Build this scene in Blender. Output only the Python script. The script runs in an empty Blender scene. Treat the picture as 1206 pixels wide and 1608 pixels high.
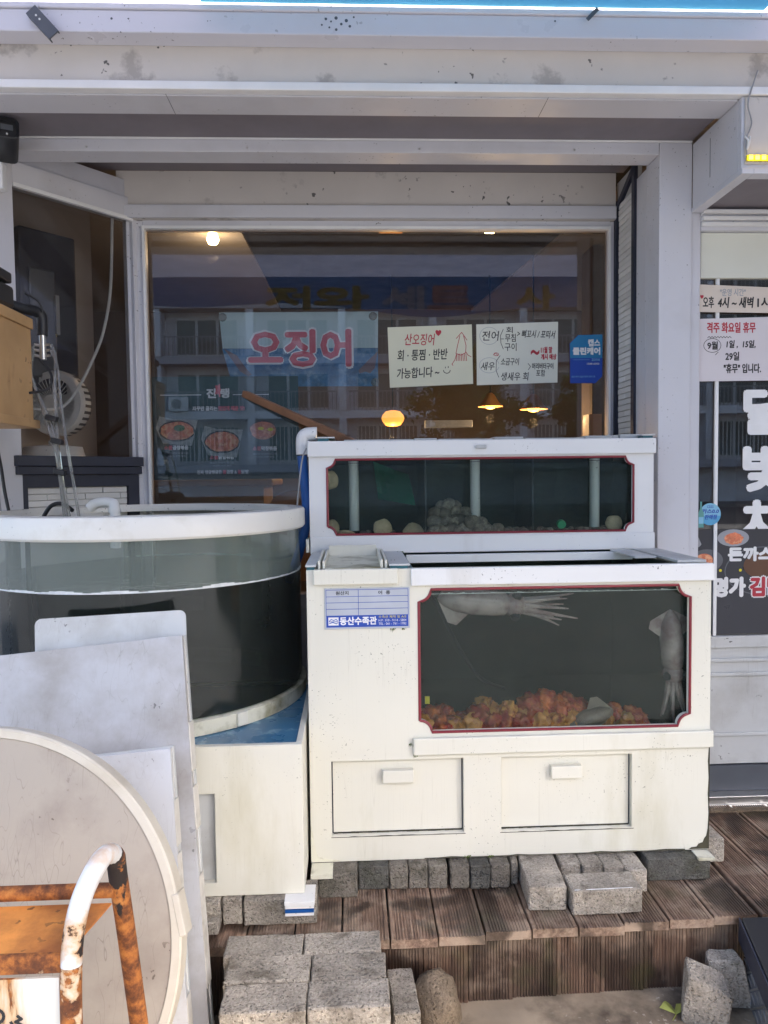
import bpy, bmesh, math, random
from mathutils import Vector, Matrix, noise
from mathutils.geometry import tessellate_polygon
random.seed(7)
R = math.radians
sc = bpy.context.scene
col = sc.collection

# ------------------------------------------------------------------ camera, sky, sun, exposure
cam_d = bpy.data.cameras.new('camera')
cam = bpy.data.objects.new('camera', cam_d); col.objects.link(cam)
cam_d.sensor_fit = 'VERTICAL'; cam_d.sensor_height = 36.0
cam_d.lens = 36.0 * 1150.0 / 1608.0
cam_d.clip_start = 0.05; cam_d.clip_end = 600
cam.matrix_world = (Matrix.Translation((0, 0, 1.40)) @ Matrix.Rotation(R(-2.4), 4, 'Z')
                    @ Matrix.Rotation(R(90 - 2.8), 4, 'X') @ Matrix.Rotation(R(-0.7), 4, 'Z'))
sc.camera = cam
SUN_EL, SUN_AZ = 41.0, 32.0          # elevation; degrees to the right of straight behind the camera
sd = Vector((math.sin(R(SUN_AZ)) * math.cos(R(SUN_EL)), -math.cos(R(SUN_AZ)) * math.cos(R(SUN_EL)), math.sin(R(SUN_EL))))
world = bpy.data.worlds.new('World'); sc.world = world; world.use_nodes = True
wn = world.node_tree.nodes; wl = world.node_tree.links
sky = wn.new('ShaderNodeTexSky'); sky.sky_type = 'NISHITA'; sky.sun_disc = False
sky.sun_elevation = R(SUN_EL); sky.sun_rotation = math.atan2(sd.x, sd.y)
sky.air_density = 1.0; sky.dust_density = 2.5; sky.ozone_density = 1.0
wl.new(sky.outputs[0], wn['Background'].inputs[0]); wn['Background'].inputs[1].default_value = 0.15
sun_d = bpy.data.lights.new('sun', 'SUN'); sun_d.energy = 3.6; sun_d.angle = R(0.5); sun_d.color = (1.0, 0.955, 0.89)
sun = bpy.data.objects.new('sun', sun_d); col.objects.link(sun)
sun.rotation_euler = (-sd).to_track_quat('-Z', 'Y').to_euler()
sc.view_settings.view_transform = 'Standard'; sc.view_settings.look = 'None'
sc.view_settings.exposure = 2.36; sc.view_settings.gamma = 1.0
sc.cycles.use_denoising = True
sc.cycles.max_bounces = 8; sc.cycles.diffuse_bounces = 4; sc.cycles.glossy_bounces = 4; sc.cycles.transparent_max_bounces = 24
sc.cycles.sample_clamp_indirect = 6.0

# ------------------------------------------------------------------ materials
def nodes_of(m): return m.node_tree.nodes, m.node_tree.links
def new_mat(name):
    m = bpy.data.materials.new(name); m.use_nodes = True
    return m, m.node_tree.nodes, m.node_tree.links, m.node_tree.nodes['Principled BSDF']
def setin(n, **kw):
    for k, v in kw.items(): n.inputs[k.replace('_', ' ')].default_value = v
def pos(n, l, scale=(1, 1, 1), rot=(0, 0, 0), obj=False):
    mp = n.new('ShaderNodeMapping'); mp.inputs['Scale'].default_value = scale; mp.inputs['Rotation'].default_value = rot
    if obj: l.new(n.new('ShaderNodeTexCoord').outputs['Object'], mp.inputs[0])
    else: l.new(n.new('ShaderNodeNewGeometry').outputs['Position'], mp.inputs[0])
    return mp.outputs[0]
def noi(n, l, vec, scale, detail=4, rough=.55, dist=0):
    t = n.new('ShaderNodeTexNoise'); l.new(vec, t.inputs['Vector'])
    t.inputs['Scale'].default_value = scale; t.inputs['Detail'].default_value = detail
    t.inputs['Roughness'].default_value = rough; t.inputs['Distortion'].default_value = dist
    return t.outputs['Fac']
def ramp(n, l, fac, *stops, interp='LINEAR'):
    r = n.new('ShaderNodeValToRGB'); l.new(fac, r.inputs[0]); e = r.color_ramp.elements; r.color_ramp.interpolation = interp
    while len(e) < len(stops): e.new(.5)
    for q, (p, c) in zip(e, stops):
        q.position = p; q.color = (c, c, c, 1) if isinstance(c, (int, float)) else (*c, 1)
    return r.outputs[0]
def mixc(n, l, fac, a, b, mode='MIX'):
    m = n.new('ShaderNodeMix'); m.data_type = 'RGBA'; m.blend_type = mode
    for s, v in ((m.inputs['Factor'], fac), (m.inputs[6], a), (m.inputs[7], b)):
        if isinstance(v, (int, float)): s.default_value = v
        elif isinstance(v, tuple): s.default_value = (*v, 1)
        else: l.new(v, s)
    return m.outputs[2]
def mathn(n, l, op, a, b=0.0):
    m = n.new('ShaderNodeMath'); m.operation = op
    for s, v in ((m.inputs[0], a), (m.inputs[1], b)):
        if isinstance(v, (int, float)): s.default_value = v
        else: l.new(v, s)
    return m.outputs[0]
def bump(n, l, b, h, strength=.3, dist=.005):
    bp = n.new('ShaderNodeBump'); bp.inputs['Strength'].default_value = strength; bp.inputs['Distance'].default_value = dist
    l.new(h, bp.inputs['Height']); l.new(bp.outputs[0], b.inputs['Normal'])

def surf(name, c, rough=.5, var=.08, vs=3., dirt=None, damt=0., ds=2.5, dlo=.5, dhi=.75, streak=0., speck=0., scol=(.03, .03, .03), ss=60.,
         bmp=0., bs=80., bd=.003, metal=0., rnd=0., spec=.5, rvar=.1, scr=0., scrc=(.2, .18, .16)):
    """painted / plastic / mineral surface with uneven tone, stains of their own shape, specks and fine relief"""
    m, n, l, b = new_mat(name)
    p = pos(n, l)
    v = ramp(n, l, noi(n, l, p, vs, 5), (.3, 1 - var), (.7, 1 + var))
    cc = mixc(n, l, 1.0, c, v, 'MULTIPLY')
    if rnd:
        oi = n.new('ShaderNodeObjectInfo')
        cc = mixc(n, l, 1.0, cc, ramp(n, l, oi.outputs['Random'], (0, 1 - rnd), (1, 1 + rnd)), 'MULTIPLY')
    if damt:
        pp = pos(n, l, (1, 1, 1 - streak)) if streak else p
        f = ramp(n, l, noi(n, l, pp, ds, 8, .62), (dlo, 0.), (dhi, damt))
        cc = mixc(n, l, f, cc, dirt or (.2, .17, .12))
    if speck:
        f = ramp(n, l, noi(n, l, p, ss, 2, .5), (.70 - .04 * speck, 0.), (.73 - .04 * speck, .85))
        g = ramp(n, l, noi(n, l, p, 5., 2), (.5, 0.), (.62, 1.))
        cc = mixc(n, l, mathn(n, l, 'MULTIPLY', f, g), cc, scol)
    if scr:
        for k, (rt, th_) in enumerate(((.5, .5), (-.9, .52), (1.25, .48))):
            w_ = noi(n, l, pos(n, l, (30, 30, .55), (0, rt, 0)), 1.6, 0, .5)
            band = ramp(n, l, w_, (th_ - .008, 0.), (th_, .6), (th_ + .008, 0.))
            msk = ramp(n, l, noi(n, l, pos(n, l, rot=(k, 0, 0)), 6.5, 4), (.5, 0.), (.62, scr))
            cc = mixc(n, l, mathn(n, l, 'MULTIPLY', band, msk), cc, scrc)
    l.new(cc, b.inputs['Base Color'])
    l.new(ramp(n, l, noi(n, l, p, 9., 4), (.3, max(rough - rvar, .05)), (.7, min(rough + rvar, 1))), b.inputs['Roughness'])
    setin(b, Metallic=metal); b.inputs['Specular IOR Level'].default_value = spec
    if bmp: bump(n, l, b, noi(n, l, p, bs, 4, .6), bmp, bd)
    return m

def plain(name, c, rough=.5, metal=0., spec=.5):
    m, n, l, b = new_mat(name)
    v = ramp(n, l, noi(n, l, pos(n, l), 12, 3), (.3, .93), (.7, 1.05))
    l.new(mixc(n, l, 1., c, v, 'MULTIPLY'), b.inputs['Base Color'])
    setin(b, Roughness=rough, Metallic=metal); b.inputs['Specular IOR Level'].default_value = spec
    return m
def glow(name, c, s):
    m, n, l, b = new_mat(name); setin(b, Roughness=.5); b.inputs['Base Color'].default_value = (*c, 1)
    b.inputs['Emission Color'].default_value = (*c, 1); b.inputs['Emission Strength'].default_value = s
    return m
def glass(name, tint=(1, 1, 1), film=.0, fcol=(.4, .4, .4), ior=1.5, gain=1.7, fs=6., rough=.0, zfilm=None, streak=.8):
    """thin sheet: clear transmission + mirror reflection by angle + a patchy film of dust or dried water"""
    m, n, l, b = new_mat(name); n.remove(b); out = n['Material Output']
    tr = n.new('ShaderNodeBsdfTransparent'); tr.inputs[0].default_value = (*tint, 1)
    gl = n.new('ShaderNodeBsdfGlossy'); gl.inputs['Roughness'].default_value = rough
    fr = n.new('ShaderNodeFresnel'); fr.inputs[0].default_value = ior
    fac = mathn(n, l, 'MINIMUM', mathn(n, l, 'MULTIPLY', fr.outputs[0], gain), 1.0)
    cur = tr.outputs[0]
    if film:
        df = n.new('ShaderNodeBsdfDiffuse'); df.inputs[0].default_value = (*fcol, 1)
        f = ramp(n, l, noi(n, l, pos(n, l, (1, 1, 1 - streak)), fs, 7, .6), (.3, film * .35), (.75, film))
        if zfilm:
            sx = n.new('ShaderNodeSeparateXYZ'); l.new(n.new('ShaderNodeNewGeometry').outputs['Position'], sx.inputs[0])
            z0, z1, f2 = zfilm
            w = mathn(n, l, 'GREATER_THAN', sx.outputs[2], z0)
            w = mathn(n, l, 'MULTIPLY', w, ramp(n, l, noi(n, l, pos(n, l, (1, 1, .5)), 7, 6, .6), (.3, .82), (.7, 1.2)))
            f = mathn(n, l, 'ADD', f, mathn(n, l, 'MULTIPLY', w, f2))
        mx = n.new('ShaderNodeMixShader'); l.new(f, mx.inputs[0]); l.new(cur, mx.inputs[1]); l.new(df.outputs[0], mx.inputs[2]); cur = mx.outputs[0]
    mx = n.new('ShaderNodeMixShader'); l.new(fac, mx.inputs[0]); l.new(cur, mx.inputs[1]); l.new(gl.outputs[0], mx.inputs[2])
    l.new(mx.outputs[0], out.inputs[0])
    return m
def water(name, c, dens):
    m, n, l, b = new_mat(name); n.remove(b); out = n['Material Output']
    tr = n.new('ShaderNodeBsdfTransparent'); gl = n.new('ShaderNodeBsdfGlossy'); gl.inputs['Roughness'].default_value = .03
    fr = n.new('ShaderNodeFresnel'); fr.inputs[0].default_value = 1.33
    mx = n.new('ShaderNodeMixShader'); l.new(fr.outputs[0], mx.inputs[0]); l.new(tr.outputs[0], mx.inputs[1]); l.new(gl.outputs[0], mx.inputs[2])
    bp = n.new('ShaderNodeBump'); bp.inputs['Strength'].default_value = .25; bp.inputs['Distance'].default_value = .01
    l.new(noi(n, l, pos(n, l), 14, 3), bp.inputs['Height']); l.new(bp.outputs[0], gl.inputs['Normal'])
    va = n.new('ShaderNodeVolumeAbsorption'); va.inputs[0].default_value = (*c, 1); va.inputs[1].default_value = dens
    l.new(mx.outputs[0], out.inputs[0]); l.new(va.outputs[0], out.inputs[1])
    return m
def cloth(name, c, trans=.5, tcol=None):
    m, n, l, b = new_mat(name); n.remove(b); out = n['Material Output']
    p = pos(n, l)
    v = ramp(n, l, noi(n, l, p, 2.5, 4), (.3, .88), (.7, 1.08))
    d = n.new('ShaderNodeBsdfDiffuse'); t = n.new('ShaderNodeBsdfTranslucent')
    l.new(mixc(n, l, 1., c, v, 'MULTIPLY'), d.inputs[0]); l.new(mixc(n, l, 1., tcol or c, v, 'MULTIPLY'), t.inputs[0])
    mx = n.new('ShaderNodeMixShader'); mx.inputs[0].default_value = trans
    l.new(d.outputs[0], mx.inputs[1]); l.new(t.outputs[0], mx.inputs[2]); l.new(mx.outputs[0], out.inputs[0])
    return m
def concrete(name, c, rnd=.15, moss=0.):
    m, n, l, b = new_mat(name); p = pos(n, l)
    g = noi(n, l, p, 150, 4, .75); w = noi(n, l, p, 9, 5)
    cc = mixc(n, l, 1., c, ramp(n, l, g, (.3, .66), (.5, 1.), (.68, 1.35)), 'MULTIPLY')
    cc = mixc(n, l, 1., cc, ramp(n, l, w, (.3, .62), (.7, 1.2)), 'MULTIPLY')
    cc = mixc(n, l, ramp(n, l, noi(n, l, p, 17, 6, .65), (.54, 0.), (.68, .6)), cc, (.10, .085, .06))
    oi = n.new('ShaderNodeObjectInfo')
    cc = mixc(n, l, 1., cc, ramp(n, l, oi.outputs['Random'], (0, 1 - rnd), (1, 1 + rnd)), 'MULTIPLY')
    vo = n.new('ShaderNodeTexVoronoi'); l.new(p, vo.inputs['Vector']); vo.inputs['Scale'].default_value = 130
    cc = mixc(n, l, ramp(n, l, vo.outputs['Distance'], (.1, .5), (.26, 0.)), cc, (.06, .055, .045))
    if moss: cc = mixc(n, l, ramp(n, l, noi(n, l, p, 14, 6), (.5, 0.), (.68, moss)), cc, (.045, .05, .02))
    l.new(cc, b.inputs['Base Color']); setin(b, Roughness=.95); b.inputs['Specular IOR Level'].default_value = .2
    h = mathn(n, l, 'ADD', g, mathn(n, l, 'MULTIPLY', ramp(n, l, vo.outputs['Distance'], (.1, 0.), (.4, 1.)), .8))
    bump(n, l, b, h, 1., .006)
    return m
def deckwood(name, along='Y'):
    m, n, l, b = new_mat(name)
    st = (9, .8, 9) if along == 'Y' else (9, 9, .8)
    p = pos(n, l); ps = pos(n, l, st)
    g = noi(n, l, ps, 9, 6, .65, .4)
    cc = ramp(n, l, g, (.28, (.095, .058, .04)), (.5, (.25, .16, .11)), (.72, (.46, .33, .235)))
    oi = n.new('ShaderNodeObjectInfo')
    cc = mixc(n, l, 1., cc, ramp(n, l, oi.outputs['Random'], (0, .62), (1, 1.35)), 'MULTIPLY')
    if along == 'Z': cc = mixc(n, l, 1., cc, (.40, .36, .34), 'MULTIPLY')  # upright boards darkened in colour against the strong bounce light
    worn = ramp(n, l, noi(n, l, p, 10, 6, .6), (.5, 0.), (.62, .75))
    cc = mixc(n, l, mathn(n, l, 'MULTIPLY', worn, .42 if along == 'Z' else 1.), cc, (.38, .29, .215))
    wet = ramp(n, l, noi(n, l, p, 4.2, 4, .55, .5), (.5, 0.), (.56, 1.))
    cc = mixc(n, l, mathn(n, l, 'MULTIPLY', wet, .72), cc, (.022, .014, .012))
    moss = ramp(n, l, noi(n, l, p, 6.5, 6), (.57, 0.), (.7, .5))
    cc = mixc(n, l, moss, cc, (.06, .062, .022))
    l.new(cc, b.inputs['Base Color'])
    l.new(ramp(n, l, wet, (0, .8), (1, .38)), b.inputs['Roughness'])
    bump(n, l, b, noi(n, l, ps, 30, 4), .35, .002)
    return m
def rustpaint(name, lo=.47, hi=.5, paint=(.72, .70, .66), streak=0.):
    m, n, l, b = new_mat(name); p = pos(n, l, (1, 1, 1 - streak)); q = pos(n, l)
    f = noi(n, l, p, 7, 8, .62, .5)
    rust = ramp(n, l, noi(n, l, q, 26, 7, .7), (.3, (.035, .014, .009)), (.45, (.16, .05, .014)), (.58, (.42, .145, .03)), (.75, (.58, .27, .075)))
    mk = ramp(n, l, f, (lo, 1.), (hi, 0.))
    halo = ramp(n, l, f, (hi, .8), (hi + .09, 0.))
    pc = mixc(n, l, halo, paint, (.55, .30, .10))
    cc = mixc(n, l, mk, pc, rust)
    dk = ramp(n, l, noi(n, l, q, 6, 7, .6, .6), (.60, 0.), (.62, 1.))
    cc = mixc(n, l, mathn(n, l, 'MULTIPLY', dk, mk), cc, (.02, .013, .011))
    l.new(cc, b.inputs['Base Color']); l.new(ramp(n, l, mk, (0, .35), (1, .85)), b.inputs['Roughness'])
    bump(n, l, b, mathn(n, l, 'ADD', mathn(n, l, 'MULTIPLY', mk, -1.), mathn(n, l, 'MULTIPLY', noi(n, l, q, 60, 4), .5)), .6, .003)
    return m

M = {}
M['alu'] = surf('painted_aluminium', (.60, .60, .64), .38, .04, 2, dirt=(.36, .34, .33), damt=.35, ds=3, dlo=.55, dhi=.8, speck=.3, ss=95)
M['fascia'] = surf('fascia_sheet', (.62, .62, .68), .35, .03, 2, dirt=(.4, .38, .38), damt=.25, ds=2, speck=.3, ss=80)
M['plaster'] = surf('beige_plaster', (.60, .56, .52), .85, .06, 3, dirt=(.34, .31, .29), damt=.75, ds=4.2, dlo=.60, dhi=.66, speck=1., ss=38, bmp=.15)
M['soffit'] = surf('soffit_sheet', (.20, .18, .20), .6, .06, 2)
M['caulk'] = surf('white_caulk', (.78, .78, .78), .5, .05, 8)
M['white'] = surf('white_pvc', (.76, .76, .755), .38, .025, 2, dirt=(.45, .42, .34), damt=.5, ds=4, dlo=.62, dhi=.8, streak=.75, speck=.2, ss=120)
M['cream'] = surf('yellowed_pvc', (.70, .68, .59), .42, .04, 2, dirt=(.40, .36, .20), damt=.65, ds=3.6, dlo=.55, dhi=.8, streak=.7, scr=.35, scrc=(.38, .35, .27), speck=.3, scol=(.12, .12, .07), ss=170)
M['rimwhite'] = surf('rim_pvc', (.73, .715, .67), .4, .03, 3, dirt=(.5, .46, .36), damt=.5, ds=6, dlo=.55, dhi=.75, speck=.4, ss=100)
M['creamdirt'] = surf('stained_pvc', (.70, .68, .56), .5, .05, 4, dirt=(.17, .145, .05), damt=.85, ds=11, dlo=.44, dhi=.66, speck=1.2, scol=(.03, .03, .02), ss=60)
M['greywhite'] = surf('weathered_white_board', (.56, .57, .57), .5, .05, 2.5, dirt=(.30, .28, .25), damt=.65, ds=3.2, dlo=.5, dhi=.72, speck=.9, ss=80, rnd=.03, scr=.5)
M['bluewhite'] = surf('weathered_grey_board', (.49, .495, .52), .45, .05, 2, dirt=(.27, .24, .21), damt=.85, ds=4, dlo=.44, dhi=.70, speck=.7, ss=80, scr=.6)
M['boardlight'] = surf('pale_board', (.58, .59, .62), .45, .05, 2, dirt=(.33, .3, .27), damt=.6, ds=5, dlo=.5, dhi=.74, speck=.5, ss=80, scr=.4)
M['boardedge'] = surf('sawn_board_edge', (.66, .63, .57), .7, .08, 14, dirt=(.3, .26, .2), damt=.6, ds=20)
M['table'] = surf('beige_laminate', (.41, .36, .305), .42, .06, 2.5, dirt=(.25, .205, .175), damt=.7, ds=5, dlo=.46, dhi=.7, speck=.8, scol=(.12, .09, .07), ss=80, scr=.9, scrc=(.13, .11, .09))
M['tableedge'] = surf('cream_edge_band', (.62, .57, .48), .45, .04, 6, dirt=(.42, .35, .25), damt=.5, ds=9)
M['red'] = plain('dark_red_trim', (.22, .018, .03), .4)
M['mould'] = surf('black_mould_stain', (.05, .045, .025), .8, .3, 30)
M['navy'] = surf('navy_paint', (.022, .026, .045), .5, .12, 12)
M['black'] = plain('black_plastic', (.018, .019, .023), .45)
M['dgrey'] = plain('dark_grey_metal', (.10, .11, .13), .5, .2)
M['steel'] = plain('brushed_steel', (.55, .55, .55), .3, .9)
M['brick'] = surf('white_brick_tile', (.66, .65, .63), .8, .05, 9, bmp=.5, bs=60, rnd=.1)
M['grout'] = surf('brick_grout', (.42, .41, .40), .9, .06, 12)
M['wood'] = surf('varnished_plywood', (.52, .32, .15), .5, .14, 5, dirt=(.2, .1, .04), damt=.6, ds=9, dlo=.6, dhi=.75, streak=.6, speck=.8, scol=(.1, .05, .02), ss=40)
M['stick'] = surf('brown_wood_pole', (.27, .13, .065), .55, .2, 18)
M['paver'] = concrete('concrete_paver', (.43, .385, .325)); M['pavermid'] = concrete('shaded_paver', (.24, .215, .18), .25, .35)  # pavermid: shade of the rows under the tank put into the paver colour
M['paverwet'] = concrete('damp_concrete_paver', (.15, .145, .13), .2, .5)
M['rock'] = concrete('sandy_rock', (.26, .20, .14), .1)
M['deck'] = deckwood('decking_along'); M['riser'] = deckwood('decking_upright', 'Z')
M['rust'] = rustpaint('rusted_paint', .56, .58); M['rustheavy'] = rustpaint('heavy_rust', .7, .75)
M['rustwhite'] = rustpaint('white_paint_rust_chips', .445, .465, (.66, .65, .64))
M['rusttray'] = surf('orange_rust_sheet', (.70, .27, .055), .8, .25, 9, dirt=(.24, .07, .02), damt=.85, ds=8, dlo=.42, dhi=.68, speck=1.4, scol=(.03, .02, .015), ss=45, bmp=.4)
M['signpanel'] = rustpaint('white_sign_rust_runs', .34, .36, (.70, .69, .63), .8)
M['acrylic'] = glass('tank_acrylic', (.90, .94, .92), .022, (.34, .40, .36), 1.49, .32, 5)
M['roundacrylic'] = glass('round_tank_acrylic', (.74, .79, .77), .06, (.30, .37, .33), 1.49, 1.1, 4, rough=.09, zfilm=(1.086, 1.24, .27))
M['pane'] = glass('window_glass', (.95, .96, .965), .012, (.4, .4, .42), 1.5, 1.55, 3)
M['sidepane'] = glass('side_window_glass', (.86, .86, .86), .02, (.4, .4, .42), 1.5, .6, 3)
M['doorpane'] = glass('door_glass', (.72, .73, .74), .02, (.4, .4, .4), 1.5, 1.7, 3)
M['divider'] = glass('divider_glass', (.55, .6, .62), .15, (.3, .34, .36), 1.5, 1.2, 9)
M['water'] = water('tank_water', (.34, .46, .38), 1.7)
M['rwater'] = water('round_tank_water', (.07, .125, .095), 6.5)
M['inwall'] = surf('tank_lining', (.018, .034, .030), .5, .3, 5, dirt=(.045, .055, .028), damt=.6, ds=5)
M['bluefloor'] = surf('blue_painted_top', (.055, .17, .29), .3, .12, 6, dirt=(.36, .52, .56), damt=.8, ds=13, dlo=.55, dhi=.66)
M['teal'] = plain('teal_edge', (.03, .13, .16), .4)
M['bluepipe'] = plain('blue_hose', (.01, .09, .33), .4)
M['clear'] = glass('clear_hose', (.82, .82, .80), .42, (.5, .5, .49), 1.4, 1.2, 30)
M['grout2'] = plain('grey_cable', (.30, .30, .31), .5)
M['wcable'] = plain('white_cable', (.7, .7, .68), .5)
M['paper'] = surf('white_paper', (.71, .72, .64), .9, .03, 5)
M['paperg'] = surf('yellowish_paper', (.68, .68, .54), .9, .03, 5)
M['paperb'] = surf('beige_paper', (.70, .62, .54), .9, .04, 5)
M['ink'] = plain('black_ink', (.02, .02, .022), .6); M['inkred'] = plain('red_ink', (.45, .03, .05), .6)
M['inkwhite'] = plain('white_print', (.78, .78, .78), .5); M['inkpink'] = plain('pink_red_print', (.62, .09, .12), .5)
M['inkyellow'] = plain('yellow_print', (.70, .60, .02), .5); M['inkblue'] = plain('blue_print', (.012, .06, .38), .4); M['inkgrey'] = plain('grey_print', (.33, .36, .40), .6)
M['signgrey'] = plain('silver_sign', (.45, .48, .54), .35); M['skyb'] = plain('sky_blue_sticker', (.22, .50, .68), .4)
M['poster'] = surf('dark_green_print', (.022, .052, .055), .4, .1, 3)
M['doorposter'] = surf('dark_navy_print', (.018, .020, .032), .35, .15, 3)
M['food'] = surf('red_food_print', (.62, .17, .08), .4, .35, 40, dirt=(.80, .42, .22), damt=.8, ds=60, dlo=.5, dhi=.6)
M['greens'] = plain('green_garnish_print', (.06, .16, .05), .5); M['plate'] = plain('plate_print', (.30, .31, .34), .3)
M['foil'] = surf('grey_parchment_print', (.30, .33, .33), .5, .3, 60)
M['sea'] = surf('sea_print', (.045, .15, .30), .4, .3, 30, dirt=(.30, .42, .52), damt=.6, ds=22, dlo=.5, dhi=.7)
M['bannertop'] = surf('pale_banner_print', (.42, .54, .55), .5, .05, 4)
M['squidprint'] = plain('squid_print', (.17, .11, .12), .5)
M['shell'] = surf('clam_shell', (.25, .21, .165), .6, .25, 60, dirt=(.12, .1, .085), damt=.9, ds=70, dlo=.42, dhi=.6, rnd=.5, bmp=.6, bs=140)
M['scallop'] = surf('scallop_shell', (.55, .43, .27), .55, .2, 40, dirt=(.25, .2, .14), damt=.6, ds=30, rnd=.2, bmp=.3, bs=90)
M['seasquirt'] = surf('sea_squirt_skin', (.50, .13, .035), .25, .25, 20, dirt=(.30, .025, .02), damt=.95, ds=26, dlo=.40, dhi=.58, rnd=.35, bmp=.9, bs=60, bd=.008)
M['seasquirt2'] = surf('sea_squirt_amber', (.55, .24, .06), .25, .25, 20, dirt=(.22, .03, .022), damt=.9, ds=20, dlo=.48, dhi=.6, rnd=.25, bmp=.7, bs=70, bd=.006)
M['squid'] = surf('squid_skin', (.52, .42, .40), .2, .15, 14, dirt=(.20, .08, .09), damt=.8, ds=9, dlo=.46, dhi=.66, speck=1.3, scol=(.16, .06, .06), ss=200)
M['squid'].node_tree.nodes['Principled BSDF'].inputs['Alpha'].default_value = .74
M['squiddark'] = surf('dull_squid_skin', (.20, .15, .12), .4, .2, 14, dirt=(.07, .05, .05), damt=.8, ds=30)
M['net'] = cloth('green_net', (.01, .22, .12), .5); M['greencap'] = plain('green_cap', (.05, .45, .20), .4)
M['ground'] = surf('damp_stone_paving', (.34, .27, .19), .8, .2, 7, dirt=(.045, .032, .022), damt=.9, ds=4, dlo=.45, dhi=.62, speck=1.2, scol=(.5, .45, .38), ss=70, bmp=.5, bs=60)
M['forecourt'] = surf('forecourt_concrete', (.135, .135, .14), .9, .15, 1.5, dirt=(.07, .07, .07), damt=.6, ds=2, bmp=.4, bs=60)
M['asphalt'] = surf('asphalt', (.055, .055, .058), .9, .15, 20, bmp=.5, bs=90)
M['kerb'] = concrete('kerb_stone', (.34, .33, .31))
M['plate_d'] = surf('checker_plate', (.22, .24, .27), .45, .1, 20, metal=.5)
M['leaf'] = surf('ginkgo_leaf', (.36, .38, .09), .6, .15, 40)
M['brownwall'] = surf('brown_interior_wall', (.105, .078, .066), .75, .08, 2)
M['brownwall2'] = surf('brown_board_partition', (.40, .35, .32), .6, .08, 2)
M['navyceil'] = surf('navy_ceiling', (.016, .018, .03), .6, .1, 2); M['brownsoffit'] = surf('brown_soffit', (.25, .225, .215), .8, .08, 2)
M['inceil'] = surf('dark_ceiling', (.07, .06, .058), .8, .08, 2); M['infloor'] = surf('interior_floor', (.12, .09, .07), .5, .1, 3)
M['counter'] = surf('orange_wood_counter', (.42, .20, .08), .5, .15, 5)
M['tan'] = surf('tan_panel', (.40, .25, .13), .6, .08, 3)
M['lamp'] = glow('lamp_bulb', (1.0, .50, .08), 1.3); M['lantern'] = glow('paper_lantern', (1.0, .34, .05), .36); M['ledy'] = glow('yellow_led', (1.0, .60, .02), 4.0)
M['ceilinglamp'] = glow('ceiling_lamp', (1.0, .66, .28), 5.0)
M['bldg'] = surf('apartment_render', (.74, .74, .78), .9, .1, .5, dirt=(.25, .24, .24), damt=.5, ds=.8, streak=.6)
M['bldgdark'] = surf('apartment_grey_band', (.42, .42, .46), .9, .1, .6); M['bwin'] = surf('apartment_glass', (.07, .13, .14), .2, .3, .7)
M['bwhite'] = plain('white_window_frame', (.74, .74, .74), .5); M['rail'] = plain('balcony_rail', (.30, .30, .31), .5)
M['trunk'] = surf('tree_bark', (.10, .075, .055), .9, .2, 10, bmp=.5, bs=30); M['leaves'] = cloth('tree_leaves', (.045, .085, .03), .3, (.10, .17, .03))
M['awning'] = cloth('pale_awning', (.34, .33, .36), .28, (.32, .37, .55))
M['tarp'] = cloth('blue_tarp', (.03, .08, .20), .6, (.17, .58, .76))
M['valance'] = cloth('blue_valance', (.02, .045, .13), .25, (.03, .08, .2))
M['foam'] = surf('salt_foam', (.66, .68, .68), .7, .15, 40)

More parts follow.
